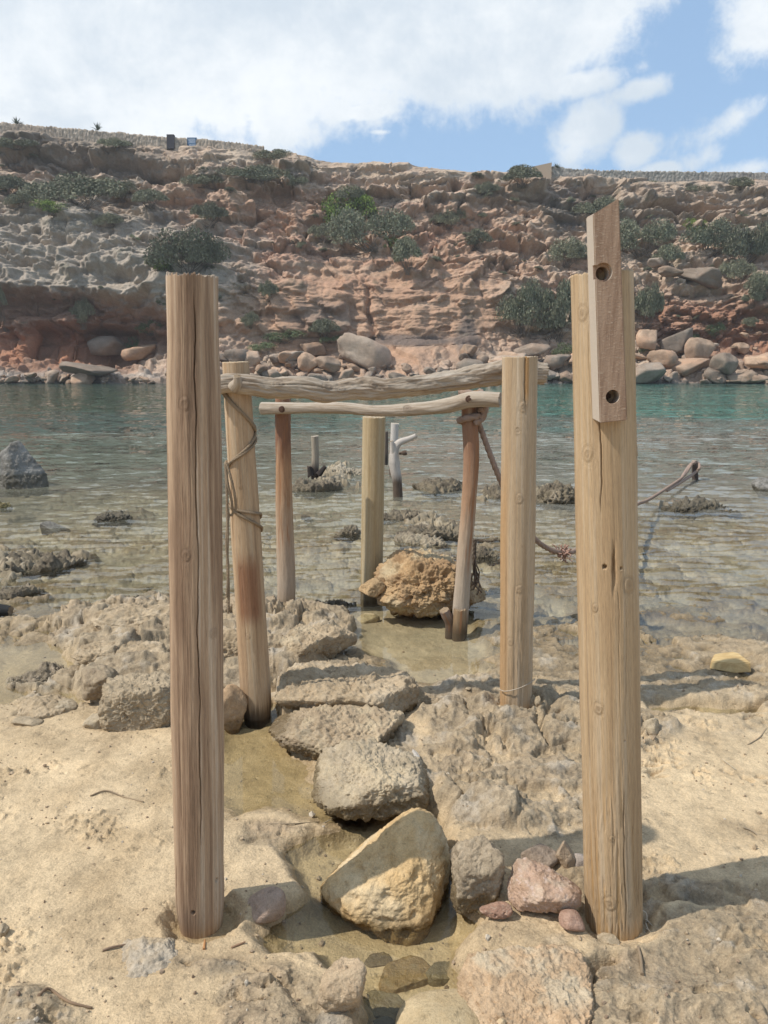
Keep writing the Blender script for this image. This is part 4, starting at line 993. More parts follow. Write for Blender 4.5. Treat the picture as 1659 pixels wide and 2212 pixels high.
def join(root, others):
    """one mesh out of several"""
    bm = bmesh.new(); bm.from_mesh(root.data); cl = root.data
    for o_ in others:
        tmp = o_.data.copy(); tmp.transform(Matrix.Translation(Vector(o_.location) - Vector(np.array(root.location) + (np.array(root.parent.location) if root.parent else 0)))); bm.from_mesh(tmp)
        bpy.data.meshes.remove(tmp)
        bpy.data.objects.remove(o_)
    bm.to_mesh(root.data); bm.free()
join(fr0, acc)
q = [P(1194, 1193, Yn)] + [P(1200 + i * 4, 1194, Yn) + np.array([0, math.cos(i * 2.2) * .022, math.sin(i * 2.2) * .022]) for i in range(8)]
rope('mend_wrapping', q, .012, colour=(.36, .22, .165), parent=r2, loc=q[0] - np.array(r2.location))
q = [P(1440, 1060, 9.3), P(1478, 1037, 10.2), P(1500, 1022, Yt - .07), P(1511, 1010, Yt - .06), P(1508, 1000, Yt), P(1498, 1000, Yt - .04), P(1488, 1008, Yt - .1), P(1474, 1030, 10.2)]
rope('loop', q, .02, colour=(.33, .24, .19), parent=r2, loc=q[0] - np.array(r2.location))
# frayed end hanging behind the crooked upright
fy = YB + .09
q = [P(1026, 1165, fy), P(1024, 1215, fy), P(1028, 1245, fy), P(1024, 1268, fy)]
r3 = rope('rope', q, .012, colour=(.10, .075, .055), label='short dark frayed rope end hanging behind the crooked upright', cat='rope')
for k in range(7):
    a_ = random.Random(k + 50); q = [P(1025, 1200 + k * 6, fy - .02), P(1026 + a_.uniform(-8, 10), 1230 + k * 5, fy - .03), P(1028 + a_.uniform(-10, 14), 1255 + k * 5, fy - .03)]
    rope('frayed_strand', q, .0045, colour=(.12, .085, .06), seg=6, n=10, parent=r3, loc=q[0] - np.array(r3.location))
# thin string round the foot of the flaking post
q = []
for i, (px, py) in enumerate([(1078, 1489), (1090, 1493), (1110, 1490), (1130, 1483), (1148, 1473), (1156, 1466)]): q.append(P(px, py, b3[1] + .06 - math.sqrt(max(.0, .08 ** 2 - ((px - 1115) / F * 3.5) ** 2)) - .003))
rope('string', q, .0022, colour=(.5, .42, .32), seg=8, label='thin pale string tied round the foot of the flaking post', cat='string')

# ------------------------------------------------------------------ rocks
_ico = {}
def ico(level):
    if level not in _ico:
        bm = bmesh.new(); bmesh.ops.create_icosphere(bm, subdivisions=level, radius=1)
        V = np.array([v.co[:] for v in bm.verts]); F_ = np.array([[v.index for v in f.verts] for f in bm.faces]); bm.free(); _ico[level] = (V / np.linalg.norm(V, axis=1)[:, None], F_)
    return _ico[level]


def rock_mesh(name, size, seed, level=5, planes=None, ncut=13, sharp=26, rough=.065, freq=2.2, pit=0., pitf=5., strata=0., cols=((.38, .31, .22), (.28, .22, .15)), spot=None, flat=None, wetz=None, wz0=0.):
    """a stone: cut by planes (normal, distance), then weathered. size = half extents"""
    D_, F_ = ico(level); rg = np.random.RandomState(seed)
    if planes is None:
        n = rg.normal(size=(ncut, 3)); n /= np.linalg.norm(n, axis=1)[:, None]; d = rg.uniform(.62, .95, ncut); n = np.concatenate([n, [[0, 0, -1]]]); d = np.append(d, .7)
    else:
        n = np.array([p[:3] for p in planes], float); n /= np.linalg.norm(n, axis=1)[:, None]; d = np.array([p[3] for p in planes])
    inv = np.maximum(D_ @ n.T, 1e-3) / d; r = ((inv ** sharp).sum(1) + .90 ** sharp) ** (-1. / sharp)
    size = np.array(size, float); ms = size.prod() ** (1 / 3); V = D_ * r[:, None] * size; nr_ = D_ / size; nr_ /= np.linalg.norm(nr_, axis=1)[:, None]
    q = V / ms * freq + seed * 3.3
    nz_ = fbm3(q[:, 0], q[:, 1], q[:, 2], 5, .55); rd = fbm3(q[:, 0] * 2, q[:, 1] * 2, q[:, 2] * 2, 4, .6, ridge=True); fn = fbm3(q[:, 0] * 7, q[:, 1] * 7, q[:, 2] * 7, 3, .6)
    f9 = fbm3(q[:, 0] * 18, q[:, 1] * 18, q[:, 2] * 18, 2, .6); disp = nz_ * rough * 1.25 - (rd - .1) * rough * .7 + fn * rough * .32 + f9 * rough * .13
    if strata: disp += strata * fbm3(q[:, 0] * .5, q[:, 1] * .5, q[:, 2] * 4, 3, .6)
    if pit:
        U = V / ms; w1, w2 = worley3(U[:, 0] * pitf + seed, U[:, 1] * pitf, U[:, 2] * pitf); disp -= pit * ss(.5, .12, w1) * ss(-.2, .25, nz_ + rd * .3)
    V = V + nr_ * disp[:, None] * ms
    c = cmix(np.broadcast_to(np.array(cols[0]), V.shape), cols[1], ss(-.35, .4, nz_ + fn * .4))
    if len(cols) > 2: c = cmix(c, cols[2], ss(.0, .4, fbm3(q[:, 0] * .6 + 9, q[:, 1] * .6, q[:, 2] * .6, 4)))
    if spot: c = cmix(c, spot, ss(.15, .4, fbm3(q[:, 0] * 2.6 + 4, q[:, 1] * 2.6, q[:, 2] * 2.6, 3)) * .8)
    at = dict(col=c)
    if wetz is not None:
        wt = ss(wetz + .03, wetz - .01, V[:, 2] + wz0 + nz_ * .03); at['col'] = cmix(c, c * np.array([.5, .47, .4]), wt); at['wet'] = wt
    return np_mesh(name, V, [F_], at)


def rock(name, label, px, py, wpx, hpx, depth_ratio=.8, seed=1, level=5, rotz=0., tilt=(0, 0), z=None, group=None, mat=None, cat='rock', lift=0., sink=.35, **kw):
    """a stone whose outline in the photo is centred at (px, py) and spans wpx x hpx; it rests on the ground there"""
    zc = 0.
    for _ in range(3):
        g = G(px, py + hpx * .30, zc * .5); zc = max(ground_z(g[0], g[1]), -.05) if z is None else z
    u = math.hypot(g[1], H) / F * 1.0
    sx_ = wpx * u * .5; vs = hpx * u; ang = math.atan2(H - zc, g[1])
    sy_ = sx_ * depth_ratio; sz_ = max((vs * .5 - sy_ * math.sin(ang) * .75) / max(math.cos(ang), .3), sx_ * .28) * 1.15
    me = rock_mesh(name, (sx_, sy_, sz_), seed, level, **kw)
    o = link(name, me, mat or M_rock, loc=(g[0], g[1], zc + sz_ * sink + lift), label=label, cat=cat, group=group); o.rotation_euler = (R(tilt[0]), R(tilt[1]), R(rotz))
    return o


YEL = ((.56, .395, .205), (.47, .315, .15), (.57, .435, .26)); GREYR = ((.43, .35, .245), (.33, .26, .17), (.46, .37, .245)); BEI = ((.40, .315, .21), (.30, .235, .155)); PNK = ((.44, .30, .215), (.36, .235, .155), (.47, .36, .265))
DRK = ((.22, .18, .12), (.125, .10, .07), (.29, .235, .165))
# the big yellow boulder in the channel
def vp(a, b_, c_, d_, dep=36):
    """a cutting plane given as seen by the viewer: right, up, towards the viewer, distance"""
    s_, k_ = math.sin(R(dep)), math.cos(R(dep)); return (a, b_ * s_ - c_ * k_, b_ * k_ + c_ * s_, d_)


cb = np.array([P(842, 1890, 2.17)[0], 2.17, P(842, 1890, 2.17)[2] - .004])
me = rock_mesh('boulder', (.235, .235, .235), 31, 7, planes=[vp(-.62, .76, .12, .50), vp(.85, .53, .05, .99), vp(1, .04, .05, .88), vp(.90, -.36, .2, .74), vp(-.47, -.86, .2, .74), vp(-.93, -.2, .3, .93), vp(-.30, .46, .83, .50), vp(.38, .16, .90, .66), vp(.05, -.42, .90, .70), vp(-.2, .0, 1, .66), vp(0, .9, -.4, .9), vp(0, -.3, -1, .8), vp(.8, .1, .6, .80), vp(.3, .95, .1, 1.02)],
               sharp=11, rough=.055, freq=2.4, pit=.05, pitf=4.2, strata=.02, cols=YEL, wetz=.012, wz0=cb[2])
o = link('boulder', me, M_rock, loc=cb, label='large angular yellow boulder sitting in the pool between the two front posts', cat='boulder')
# the other yellow boulder by the middle post
cb = np.array([G(915, 1290, .05)[0], 4.98, .165])
me = rock_mesh('boulder', (.36, .30, .255), 32, 7, planes=[(-.1, -.85, .35, .72), (-.75, -.3, .6, .78), (.25, -.1, .95, .80), (.95, -.3, .1, .80), (0, 0, -1, .7), (-.9, .2, -.4, .84), (.3, .9, .2, .8), (.5, -.75, -.4, .74), (-.4, -.7, -.65, .82), (.62, .1, .72, .86)], sharp=22, rough=.13, freq=2.1, pit=.10, pitf=4.6, strata=.05,
               cols=((.44, .29, .15), (.30, .19, .10), (.46, .36, .22)), wetz=.01, wz0=cb[2])
o = link('boulder', me, M_rock, loc=cb, label='rugged ochre boulder wedged between the yellowish post and the crooked upright', cat='boulder'); o.rotation_euler = (0, R(-3), R(6))
q = G(805, 1262, .10); me = rock_mesh('spur', (.085, .09, .07), 33, 5, rough=.12, pit=.1, cols=((.44, .30, .16), (.32, .21, .11)))
link('spur', me, M_rock, o, loc=Matrix.Rotation(-R(6), 4, 'Z') @ (Vector((q[0], 4.86, .20)) - Vector(cb)))
q = G(1022, 1300, .06); me = rock_mesh('spur', (.10, .12, .085), 34, 5, rough=.14, pit=.14, cols=((.36, .26, .15), (.25, .17, .10)))
link('spur', me, M_rock, o, loc=Matrix.Rotation(-R(6), 4, 'Z') @ (Vector((P(1018, 1285, 4.95)[0], 4.95, .10)) - Vector(cb)))
rock('stone', 'small pale stone in the pool at the foot of the ochre boulder', 793, 1325, 50, 30, .7, 35, 5, rough=.05, cols=((.46, .37, .22), (.36, .27, .15)), wetz=0., wz0=.03)
# rocks round the channel
rock('rock', 'grey rounded rock lobe beside the sandy pool behind the yellow boulder', 800, 1660, 265, 190, .9, 36, 7, rough=.11, freq=2.0, cols=GREYR, pit=.025, rotz=-25, planes=[(-.3, -.5, .8, .55), (.3, .2, .95, .52), (.7, -.7, .1, .8), (-.8, -.4, .2, .8), (0, .9, .3, .8), (.9, .3, .2, .82), (-.6, .7, .3, .8), (0, 0, -1, .6)], sharp=20, wetz=.02, wz0=.03)
rock('rock', 'low weathered rock against the foot of the leaning post', 735, 1560, 290, 115, .7, 37, 7, rough=.12, freq=2.2, cols=((.40, .31, .205), (.30, .225, .145), (.44, .35, .23)), pit=.05, rotz=-18, sharp=20, wetz=.03, wz0=.03)
rock('rock', 'tan undercut rock ledge right of the leaning post', 742, 1492, 300, 135, .75, 53, 7, rough=.11, freq=2.1, cols=((.41, .315, .205), (.30, .225, .14), (.44, .35, .24)), pit=.07, pitf=3.4, rotz=-14, lift=-.01, planes=[(0, 0, 1, .62), (.05, -.95, -.25, .70), (-1, -.1, 0, .9), (.95, -.3, .1, .92), (0, .95, .3, .9), (-.4, -.6, .75, .85), (0, 0, -1, .6)], sharp=24, wetz=.0, wz0=.03)
rock('rock', 'broad rounded tan rock shelf between the leaning post and the straight reddish upright', 665, 1375, 190, 110, .9, 54, 7, rough=.12, freq=2.1, cols=((.41, .315, .205), (.31, .235, .15), (.45, .36, .24)), pit=.08, pitf=3.4, rotz=10, lift=-.03)
for i, (lab, px, py, wv, hv, rz) in enumerate([('broad tan rock just left of the left front post on the rock shelf', 310, 1405, 170, 95, 12), ('flat tan rock at the back of the left rock shelf', 300, 1325, 190, 60, -8), ('brown hollowed rock between the shelf knob and the square block', 215, 1405, 110, 70, 20), ('tan rock on the shelf between the two left posts', 505, 1400, 120, 110, -10), ('low rock rib in front of the left rock pool', 80, 1530, 150, 40, 5)]):
    rock('rock', lab, px, py, wv, hv, .9, 55 + i, 6, rough=.12, freq=2.0, cols=((.41, .315, .205), (.30, .225, .14), (.45, .355, .24)), pit=.09, pitf=3.2, rotz=rz, lift=-.035, sharp=22)
rock('rock', 'dark grey flank rock touching the right side of the yellow boulder', 1035, 1890, 125, 190, 1.0, 38, 6, rough=.12, freq=2.4, cols=((.37, .295, .205), (.275, .215, .145)), pit=.02, rotz=20, wetz=.01, wz0=.05)
rock('rock', 'large pitted square block of stone behind the left front post', 300, 1512, 180, 150, .9, 39, 7, lift=.03, rough=.10, freq=2.2, cols=BEI, pit=.06, rotz=8, planes=[(0, -1, .05, .72), (-1, 0, .05, .78), (1, 0, 0, .8), (0, .1, 1, .72), (0, 1, 0, .8), (0, 0, -1, .7), (-.6, -.6, .3, .95)], sharp=18)
rock('rock', 'brown pitted lump of rock left of the square block', 215, 1490, 95, 85, .9, 40, 5, rough=.09, cols=((.34, .265, .175), (.25, .19, .125)), pit=.07)
rock('rock', 'orange brown rock squeezed between the left front post and the leaning post', 500, 1530, 70, 115, 1., 41, 5, rough=.06, cols=((.46, .31, .18), (.36, .24, .14)), pit=.04, wetz=.02, wz0=.03)
rock('rock', 'pinkish conglomerate rock set with cobbles left of the tan post foot', 1155, 2125, 262, 190, 1.0, 42, 7, rough=.11, freq=2.2, cols=((.47, .335, .21), (.38, .26, .155), (.46, .37, .255)), pit=.05, pitf=6, rotz=10, sharp=20, lift=-.03, planes=[(-.3, -.3, .85, .55), (.2, .1, 1, .60), (.9, -.3, .1, .80), (-.9, -.2, .25, .85), (-.2, -.9, .3, .85), (0, .9, .2, .85), (0, 0, -1, .5), (.6, -.7, .2, .85)], wetz=-.005, wz0=.06)
rock('stone', 'rough pink stone behind the conglomerate rock', 1157, 1945, 150, 118, .8, 43, 6, rough=.10, cols=PNK, spot=(.52, .40, .33), sharp=9, rotz=-15, lift=.035)
rock('cobble', 'red brown cobble with a pale hollow face stuck on the conglomerate rock', 1075, 1993, 72, 48, .7, 44, 5, z=.10, rough=.06, pit=.14, pitf=2.4, cols=((.34, .20, .135), (.28, .165, .115)), spot=(.46, .34, .25), sharp=7)
rock('cobble', 'small smooth pinkish cobble touching the left side of the tan post foot', 1232, 2018, 62, 48, .8, 45, 5, z=.10, rough=.02, cols=((.40, .26, .19), (.34, .21, .15)), sharp=6)
rock('cobble', 'smooth grey violet stone half hidden behind the tan post', 1250, 1880, 62, 62, .8, 46, 5, z=.05, rough=.015, cols=((.38, .32, .27), (.31, .26, .22)), sharp=6)
rock('stone', 'flat dark brown stone in the shade behind the pink stone', 1155, 1878, 85, 56, .7, 47, 5, rough=.05, cols=((.30, .23, .17), (.24, .18, .13)), rotz=12, lift=.02)
rock('stone', 'tan stone beside the flat dark brown stone', 1215, 1872, 45, 62, .8, 48, 5, rough=.05, cols=((.40, .3, .2), (.33, .24, .16)))
rock('cobble', 'smooth rounded pink grey cobble right of the left post foot', 577, 1946, 108, 85, .8, 49, 6, rough=.012, cols=((.40, .29, .22), (.36, .26, .19)), sharp=5, lift=-.012)
rock('stone', 'whitish grey stone bedded in the sand left of the left post foot', 322, 2045, 150, 110, .9, 50, 6, rough=.13, cols=((.45, .38, .29), (.36, .295, .215), (.45, .35, .23)), pit=.03, rotz=30, lift=-.045, sharp=20)
rock('rock', 'sandy lump of rock with a dark hollow at the channel edge', 745, 2150, 100, 125, .9, 51, 6, rough=.08, cols=((.45, .34, .22), (.38, .28, .18)), pit=.08, pitf=2.6, lift=.01)
rock('boulder', 'smooth round yellow stone at the bottom edge of the photo', 975, 2192, 240, 165, .9, 52, 6, z=.03, rough=.02, cols=((.45, .35, .21), (.40, .30, .17)), sharp=5, lift=-.005, wetz=0., wz0=.06)
for i, (lab, px, py, wv, hv, rz, cc_) in enumerate([('flat yellowish slab under water below the yellow boulder', 880, 2075, 120, 66, 15, YEL), ('second submerged slab close to the conglomerate rock', 965, 2080, 80, 60, -10, ((.40, .32, .19), (.3, .24, .14))),
        ('pale triangular submerged slab above the sandy lump', 828, 2150, 110, 70, -25, ((.44, .36, .23), (.37, .29, .18))), ('grey wedge of stone at the lowest edge of the channel', 826, 2200, 66, 56, 20, ((.37, .34, .28), (.29, .26, .21))), ('small brown stone under water below the yellow boulder', 820, 2052, 60, 34, 0, ((.36, .27, .16), (.3, .22, .13)))]):
    rock('stone', lab, px, py, wv, hv, .7, 60 + i, 5, z=-.055, rough=.05, cols=cc_, rotz=rz, wetz=.2, planes=[(0, 0, 1, .5), (0, 0, -1, .5), (1, .2, .1, .8), (-1, .4, 0, .8), (.2, -1, .1, .75), (-.3, 1, 0, .8), (.7, .7, 0, .85)])
for i, (px, py, wv, hv, lab) in enumerate([(1082, 1537, 26, 30, 'dark stone left of the flaking post foot'), (1096, 1546, 22, 20, 'round grey stone at the front left of the flaking post foot'), (1126, 1543, 30, 34, 'pale pointed chip of rock leaning on the flaking post foot'), (1160, 1536, 16, 26, 'thin upright grey chip right of the flaking post foot'), (1312, 2042, 40, 32, 'sandy chip of rock at the front of the tan post foot'), (1150, 1532, 22, 40, 'grey stone tucked behind the flaking post foot'),
        (205, 1560, 60, 42, 'grey stone on the sand left of the square block'), (1010, 1508, 16, 8, 'tiny pale pebble on the rock left of the flaking post'), (1405, 1580, 36, 60, 'pitted grey rock edge right of the tan post'), (60, 1560, 60, 30, 'low pitted rock at the left edge of the beach'), (130, 1530, 70, 24, 'flat grey stone by the small left pool'), (10, 2030, 26, 30, 'rounded brown stone at the left edge')]):
    rock('stone', lab, px, py, wv, hv, .8, 70 + i, 4, rough=.08, cols=BEI if i % 2 else GREYR, rotz=i * 40)

# reef rocks and single rocks standing out of the water
REEF = [('big pointed grey rock standing in the sea at the left edge', 40, 1010, 130, 130, .7, 'sharp'), ('yellowish low rock in the water below the pointed grey rock', 8, 1085, 50, 34, .8, 'yel'), ('tilted dark slab rising from the shallow water on the left', 118, 1128, 70, 44, .6, 'slab'),
        ('round brown rock barely awash right of the tilted slab', 240, 1108, 84, 44, .9, 'low'), ('broad dark pitted reef rock at the left edge', 70, 1195, 210, 80, .8, 'reef'), ('smaller pitted reef rock below the broad reef rock on the left', 45, 1262, 110, 64, .8, 'reef'),
        ('dark reef rock carrying the short grey stake', 690, 1040, 130, 52, .7, 'reef'), ('lighter rocky crest behind the short grey stake', 740, 1008, 90, 56, .7, 'pale'), ('small dark rock left of the yellowish post', 755, 1142, 52, 40, .8, 'reef'), ('tiny dark rock awash near the reddish upright', 660, 1110, 22, 14, .8, 'reef'),
        ('dark reef ridge right of the yellowish post', 870, 1105, 90, 42, .8, 'reef'), ('broad dark reef rock between yellowish post and crooked upright', 935, 1128, 150, 78, .8, 'reef'), ('long dark reef far behind the crooked upright', 960, 1046, 130, 34, .8, 'reef'), ('pitted far reef behind the flaking post', 1100, 1058, 140, 46, .8, 'reef'),
        ('dark far reef between the two right posts', 1195, 1058, 110, 76, .7, 'reef'), ('dark rock in the water left of the flaking post', 1050, 1188, 70, 50, .8, 'reef'), ('pale flat rock behind the ochre boulder', 910, 1160, 120, 36, .7, 'pale'), ('cream coloured rock tongue reaching to the ochre boulder', 950, 1190, 70, 46, .9, 'pale'), ('flat pale rock right of the crooked upright', 1050, 1155, 60, 20, .7, 'pale'),
        ('long thin reef awash right of the tan post', 1490, 1092, 190, 30, .5, 'low'), ('low end of the long thin reef', 1570, 1104, 60, 14, .6, 'low'), ('dark rock with a light top at the right edge', 1655, 1046, 70, 44, .8, 'slab2'), ('flat dark reef close to the yellowish post foot', 700, 1300, 130, 34, .8, 'low'), ('dark wet rim of the shelf by the reddish upright', 290, 1290, 90, 28, .7, 'low'), ('dark boulder on the edge of the left rock shelf', 155, 1322, 90, 60, .8, 'reefb'), ('brown knob on the left rock shelf', 150, 1365, 80, 52, .8, 'reefb'), ('narrow rock rib at the left rock pool', 105, 1450, 150, 40, .7, 'reefb')]
for i, (lab, px, py, wv, hv, dr, typ) in enumerate(REEF):
    kw = dict(rough=.30, freq=1.7, pit=.20, pitf=4.6, cols=DRK, sharp=14, wetz=.03, wz0=.02, mat=M_reef, level=6, z=None)
    if typ == 'sharp': kw.update(rough=.07, pit=.03, cols=((.25, .235, .21), (.16, .145, .12), (.33, .31, .28)), sharp=18, planes=[(.75, -.35, .45, .55), (-.1, -.9, .3, .7), (-.9, 0, .3, .9), (.3, .7, .5, .7), (0, 0, -1, .6), (.4, -.8, .1, .7), (-.5, -.2, .8, .8)])
    if typ == 'yel': kw.update(cols=((.30, .25, .11), (.2, .16, .08)))
    if typ == 'slab': kw.update(rough=.06, pit=.04, cols=((.26, .24, .20), (.15, .135, .11)), planes=[(.45, -.1, .85, .32), (-.3, -.9, -.2, .6), (-.9, 0, 0, .9), (.9, -.2, 0, .95), (0, .9, 0, .7), (0, 0, -1, .5)])
    if typ == 'slab2': kw.update(rough=.07, pit=.04, cols=((.30, .28, .25), (.13, .12, .1)))
    if typ == 'pale': kw.update(cols=((.37, .31, .22), (.25, .2, .14), (.42, .36, .27)))
    if typ == 'low': kw.update(cols=((.20, .17, .12), (.13, .11, .08)), wetz=.08)
    if typ == 'reefb': kw.update(cols=((.30, .24, .165), (.2, .16, .11), (.35, .28, .2)), z=-.0)
    if kw['z'] is None: kw['z'] = -.03
    o = rock('reef_rock', lab, px, py, wv * (1.15 if typ in ('reef', 'pale') else 1), hv * 1.1, dr * 1.1, 100 + i, sink=.0 if typ not in ('sharp', 'slab2') else .4, rotz=i * 23 % 40 - 20, **kw)

# ------------------------------------------------------------------ small things lying about
m, t, b, o = new_mat('plain_surface'); M_plain = m
t.l.new(t.new('ShaderNodeAttribute', attribute_name='col').outputs['Color'], b.inputs['Base Color']); b.inputs['Roughness'].default_value = .8
wb = G(1577, 1443, .02); bm = bmesh.new()
pts_ = [(-.085, 0), (-.05, .05), (.035, .062), (.055, .045), (.075, -.035), (.0, -.045)]
lo = [bm.verts.new((x_, y_, -.01)) for x_, y_ in pts_]; hi = [bm.verts.new((x_ * .94, y_ * .9 + .006, .03 + .016 * (y_ > 0) + x_ * .06)) for x_, y_ in pts_]
bm.faces.new(lo[::-1]); bm.faces.new(hi)
for i in range(6): bm.faces.new((lo[i], lo[(i + 1) % 6], hi[(i + 1) % 6], hi[i]))
bmesh.ops.bevel(bm, geom=list(bm.edges), offset=.004, segments=2, affect='EDGES')
pm = bpy.data.meshes.new('wood_offcut'); bm.to_mesh(pm); bm.free()
m, t, b, o = new_mat('fresh_cut_wood'); v = t.new('ShaderNodeTexCoord').outputs['Object']; mp = t.new('ShaderNodeMapping'); t.l.new(v, mp.inputs[0]); mp.inputs['Scale'].default_value = (1, 7, 1); mp.inputs['Rotation'].default_value = (0, 0, .35)
gg = t.noise(mp.outputs[0], 16, 4, .6, .3); t.l.new(t.mix(t.ramp(gg, .35, .65), (.56, .41, .20, 1), (.42, .28, .12, 1)), b.inputs['Base Color']); b.inputs['Roughness'].default_value = .7; t.l.new(t.bump(gg, .3, .004), b.inputs['Normal'])
o = link('wood_offcut', pm, m, loc=(wb[0], wb[1], ground_z(wb[0], wb[1]) + .012), label='bright yellow wedge of fresh wood lying in the shallow water on the right', cat='wood block'); o.scale = (1.3, 1.3, 1.2)
q = G(0, 1322, .03)
limb('driftwood_log', [q + np.array([-.35, .02, .0]), q + np.array([-.1, 0, .02]), q + np.array([.075, -.01, .01])], [.05, .045, .034], 32, 80, plain_col((.028, .025, .022), (.02, .02, .02), 25), M_drift, seed=25, lump=.08, label='short black log lying at the left edge of the water', cat='log')
TW = [('curved brown twig in the sand at the lower left corner', [(85, 2160), (105, 2145), (130, 2155), (155, 2175), (200, 2180)], .004, (.28, .19, .12)), ('thin dark twig lying below the grey bedded stone', [(222, 2005 + 50), (245, 2050), (285, 2040)], .0035, (.22, .15, .1)), ('short twig half buried in the sand on the left', [(195, 1720), (230, 1712), (270, 1722), (310, 1735)], .003, (.30, .22, .14)),
      ('straight dry stalk beside the sandy pool', [(575, 1785), (640, 1781), (690, 1778)], .0025, (.26, .2, .13)), ('upright driftwood splinter wedged in the crack by the tan post', [(1387, 2108), (1384, 2075), (1378, 2050)], .005, (.27, .2, .13)), ('dry twig on the rock right of the tan post', [(1605, 1790), (1625, 1800), (1650, 1818)], .003, (.32, .25, .17)), ('fine twig near the crack ledge on the right', [(1655, 1575), (1640, 1595), (1615, 1610)], .0025, (.35, .27, .18)), ('orange brown cigarette end in front of the left post foot', [(441, 2052), (443, 2035)], .0038, (.45, .22, .09)), ('short dark stick on the sand under the left post', [(500, 2048), (530, 2038)], .003, (.33, .2, .12)),
      ('thin dry straw on the wet sand by the pool', [(700, 1785), (720, 1765)], .002, (.5, .42, .3)), ('pale straw lying on the right rock', [(1560, 1640), (1590, 1668)], .002, (.5, .42, .3))]
for i, (lab, pp, r_, cc_) in enumerate(TW):
    q = []
    for k, (a_, b_) in enumerate(pp):
        g = G(a_, b_, .06); g = G(a_, b_, max(0, ground_z(g[0], g[1]))); g[2] = max(0., ground_z(g[0], g[1])) + r_ * (.6 + 1.2 * (k % 2)); q.append(g)
    nm = 'cigarette_end' if 'cigarette' in lab else ('straw' if 'straw' in lab else 'twig')
    limb(nm, q, [r_, r_ * .9, r_ * .7], 10, 24, plain_col(cc_, cc_, 30 + i), M_drift, seed=30 + i, rough=.05, lump=.1, jag=.001, cap=cc_, label=lab, cat='twig' if nm != 'cigarette_end' else 'cigarette end')
# white feather and the white straw stuck to the foot of the tan post
q = G(900, 1612, .12); bm = bmesh.new()
N_ = 14; prev = None
for i in range(N_ + 1):
    u = i / N_; wd = .011 * math.sin(math.pi * min(1, u * 1.02 + .02)) ** .6; zc_ = .012 + .02 * (1 - u) * u
    p3 = [bm.verts.new(((u - .5) * .028 + s_ * wd * .9, (.5 - u) * .11 + s_ * wd * .3, zc_ + (.004 if s_ == 0 else 0))) for s_ in (-1, 0, 1)]
    if prev:
        for k in (0, 1): bm.faces.new((prev[k], prev[k + 1], p3[k + 1], p3[k]))
    prev = p3
bmesh.ops.solidify(bm, geom=list(bm.faces), thickness=.001)
pm = bpy.data.meshes.new('feather'); bm.to_mesh(pm); bm.free()
m, t, b, o = new_mat('feather_white'); b.inputs['Base Color'].default_value = (.68, .64, .58, 1); nn = t.noise(t.new('ShaderNodeTexCoord').outputs['Object'], 260, 2); t.l.new(t.bump(nn, .5, .002), b.inputs['Normal'])
link('feather', pm, m, loc=(q[0], q[1], ground_z(q[0], q[1]) + .002), label='white feather caught on the edge of the grey rock', cat='feather')
ws = []
for k in range(12):
    a_ = random.Random(k + 90); px = a_.choice([1382, 1392, 1378, 1396, 1400]) + a_.uniform(-6, 6); py = 1985 + a_.uniform(-25, 30)
    p0 = P(px, py, b1[1] + .06 + a_.uniform(-.05, .03)); q = [p0, p0 + np.array([a_.uniform(0, .02), a_.uniform(-.02, .01), a_.uniform(-.03, .0)]), p0 + np.array([a_.uniform(0, .035), -.02, a_.uniform(-.06, -.01)])]
    ws.append(rope('straw_tuft', q, .0014, colour=(.62, .56, .46), seg=6, n=8))
ws[0]['label'] = 'tuft of pale dry straw stuck behind the foot of the tan post'; ws[0]['category'] = 'straw'
join(ws[0], ws[1:])

# ------------------------------------------------------------------ boulders along the far shore: a few shapes, many stones
def _cuts(i):
    rg = np.random.RandomState(900 + i); n = rg.normal(size=(10, 3)); n /= np.linalg.norm(n, axis=1)[:, None]
    return [tuple(n[k]) + (rg.uniform(.5, .88),) for k in range(10)] + [(0, 0, -1, .7), (0, .2, 1, rg.uniform(.5, .8))]


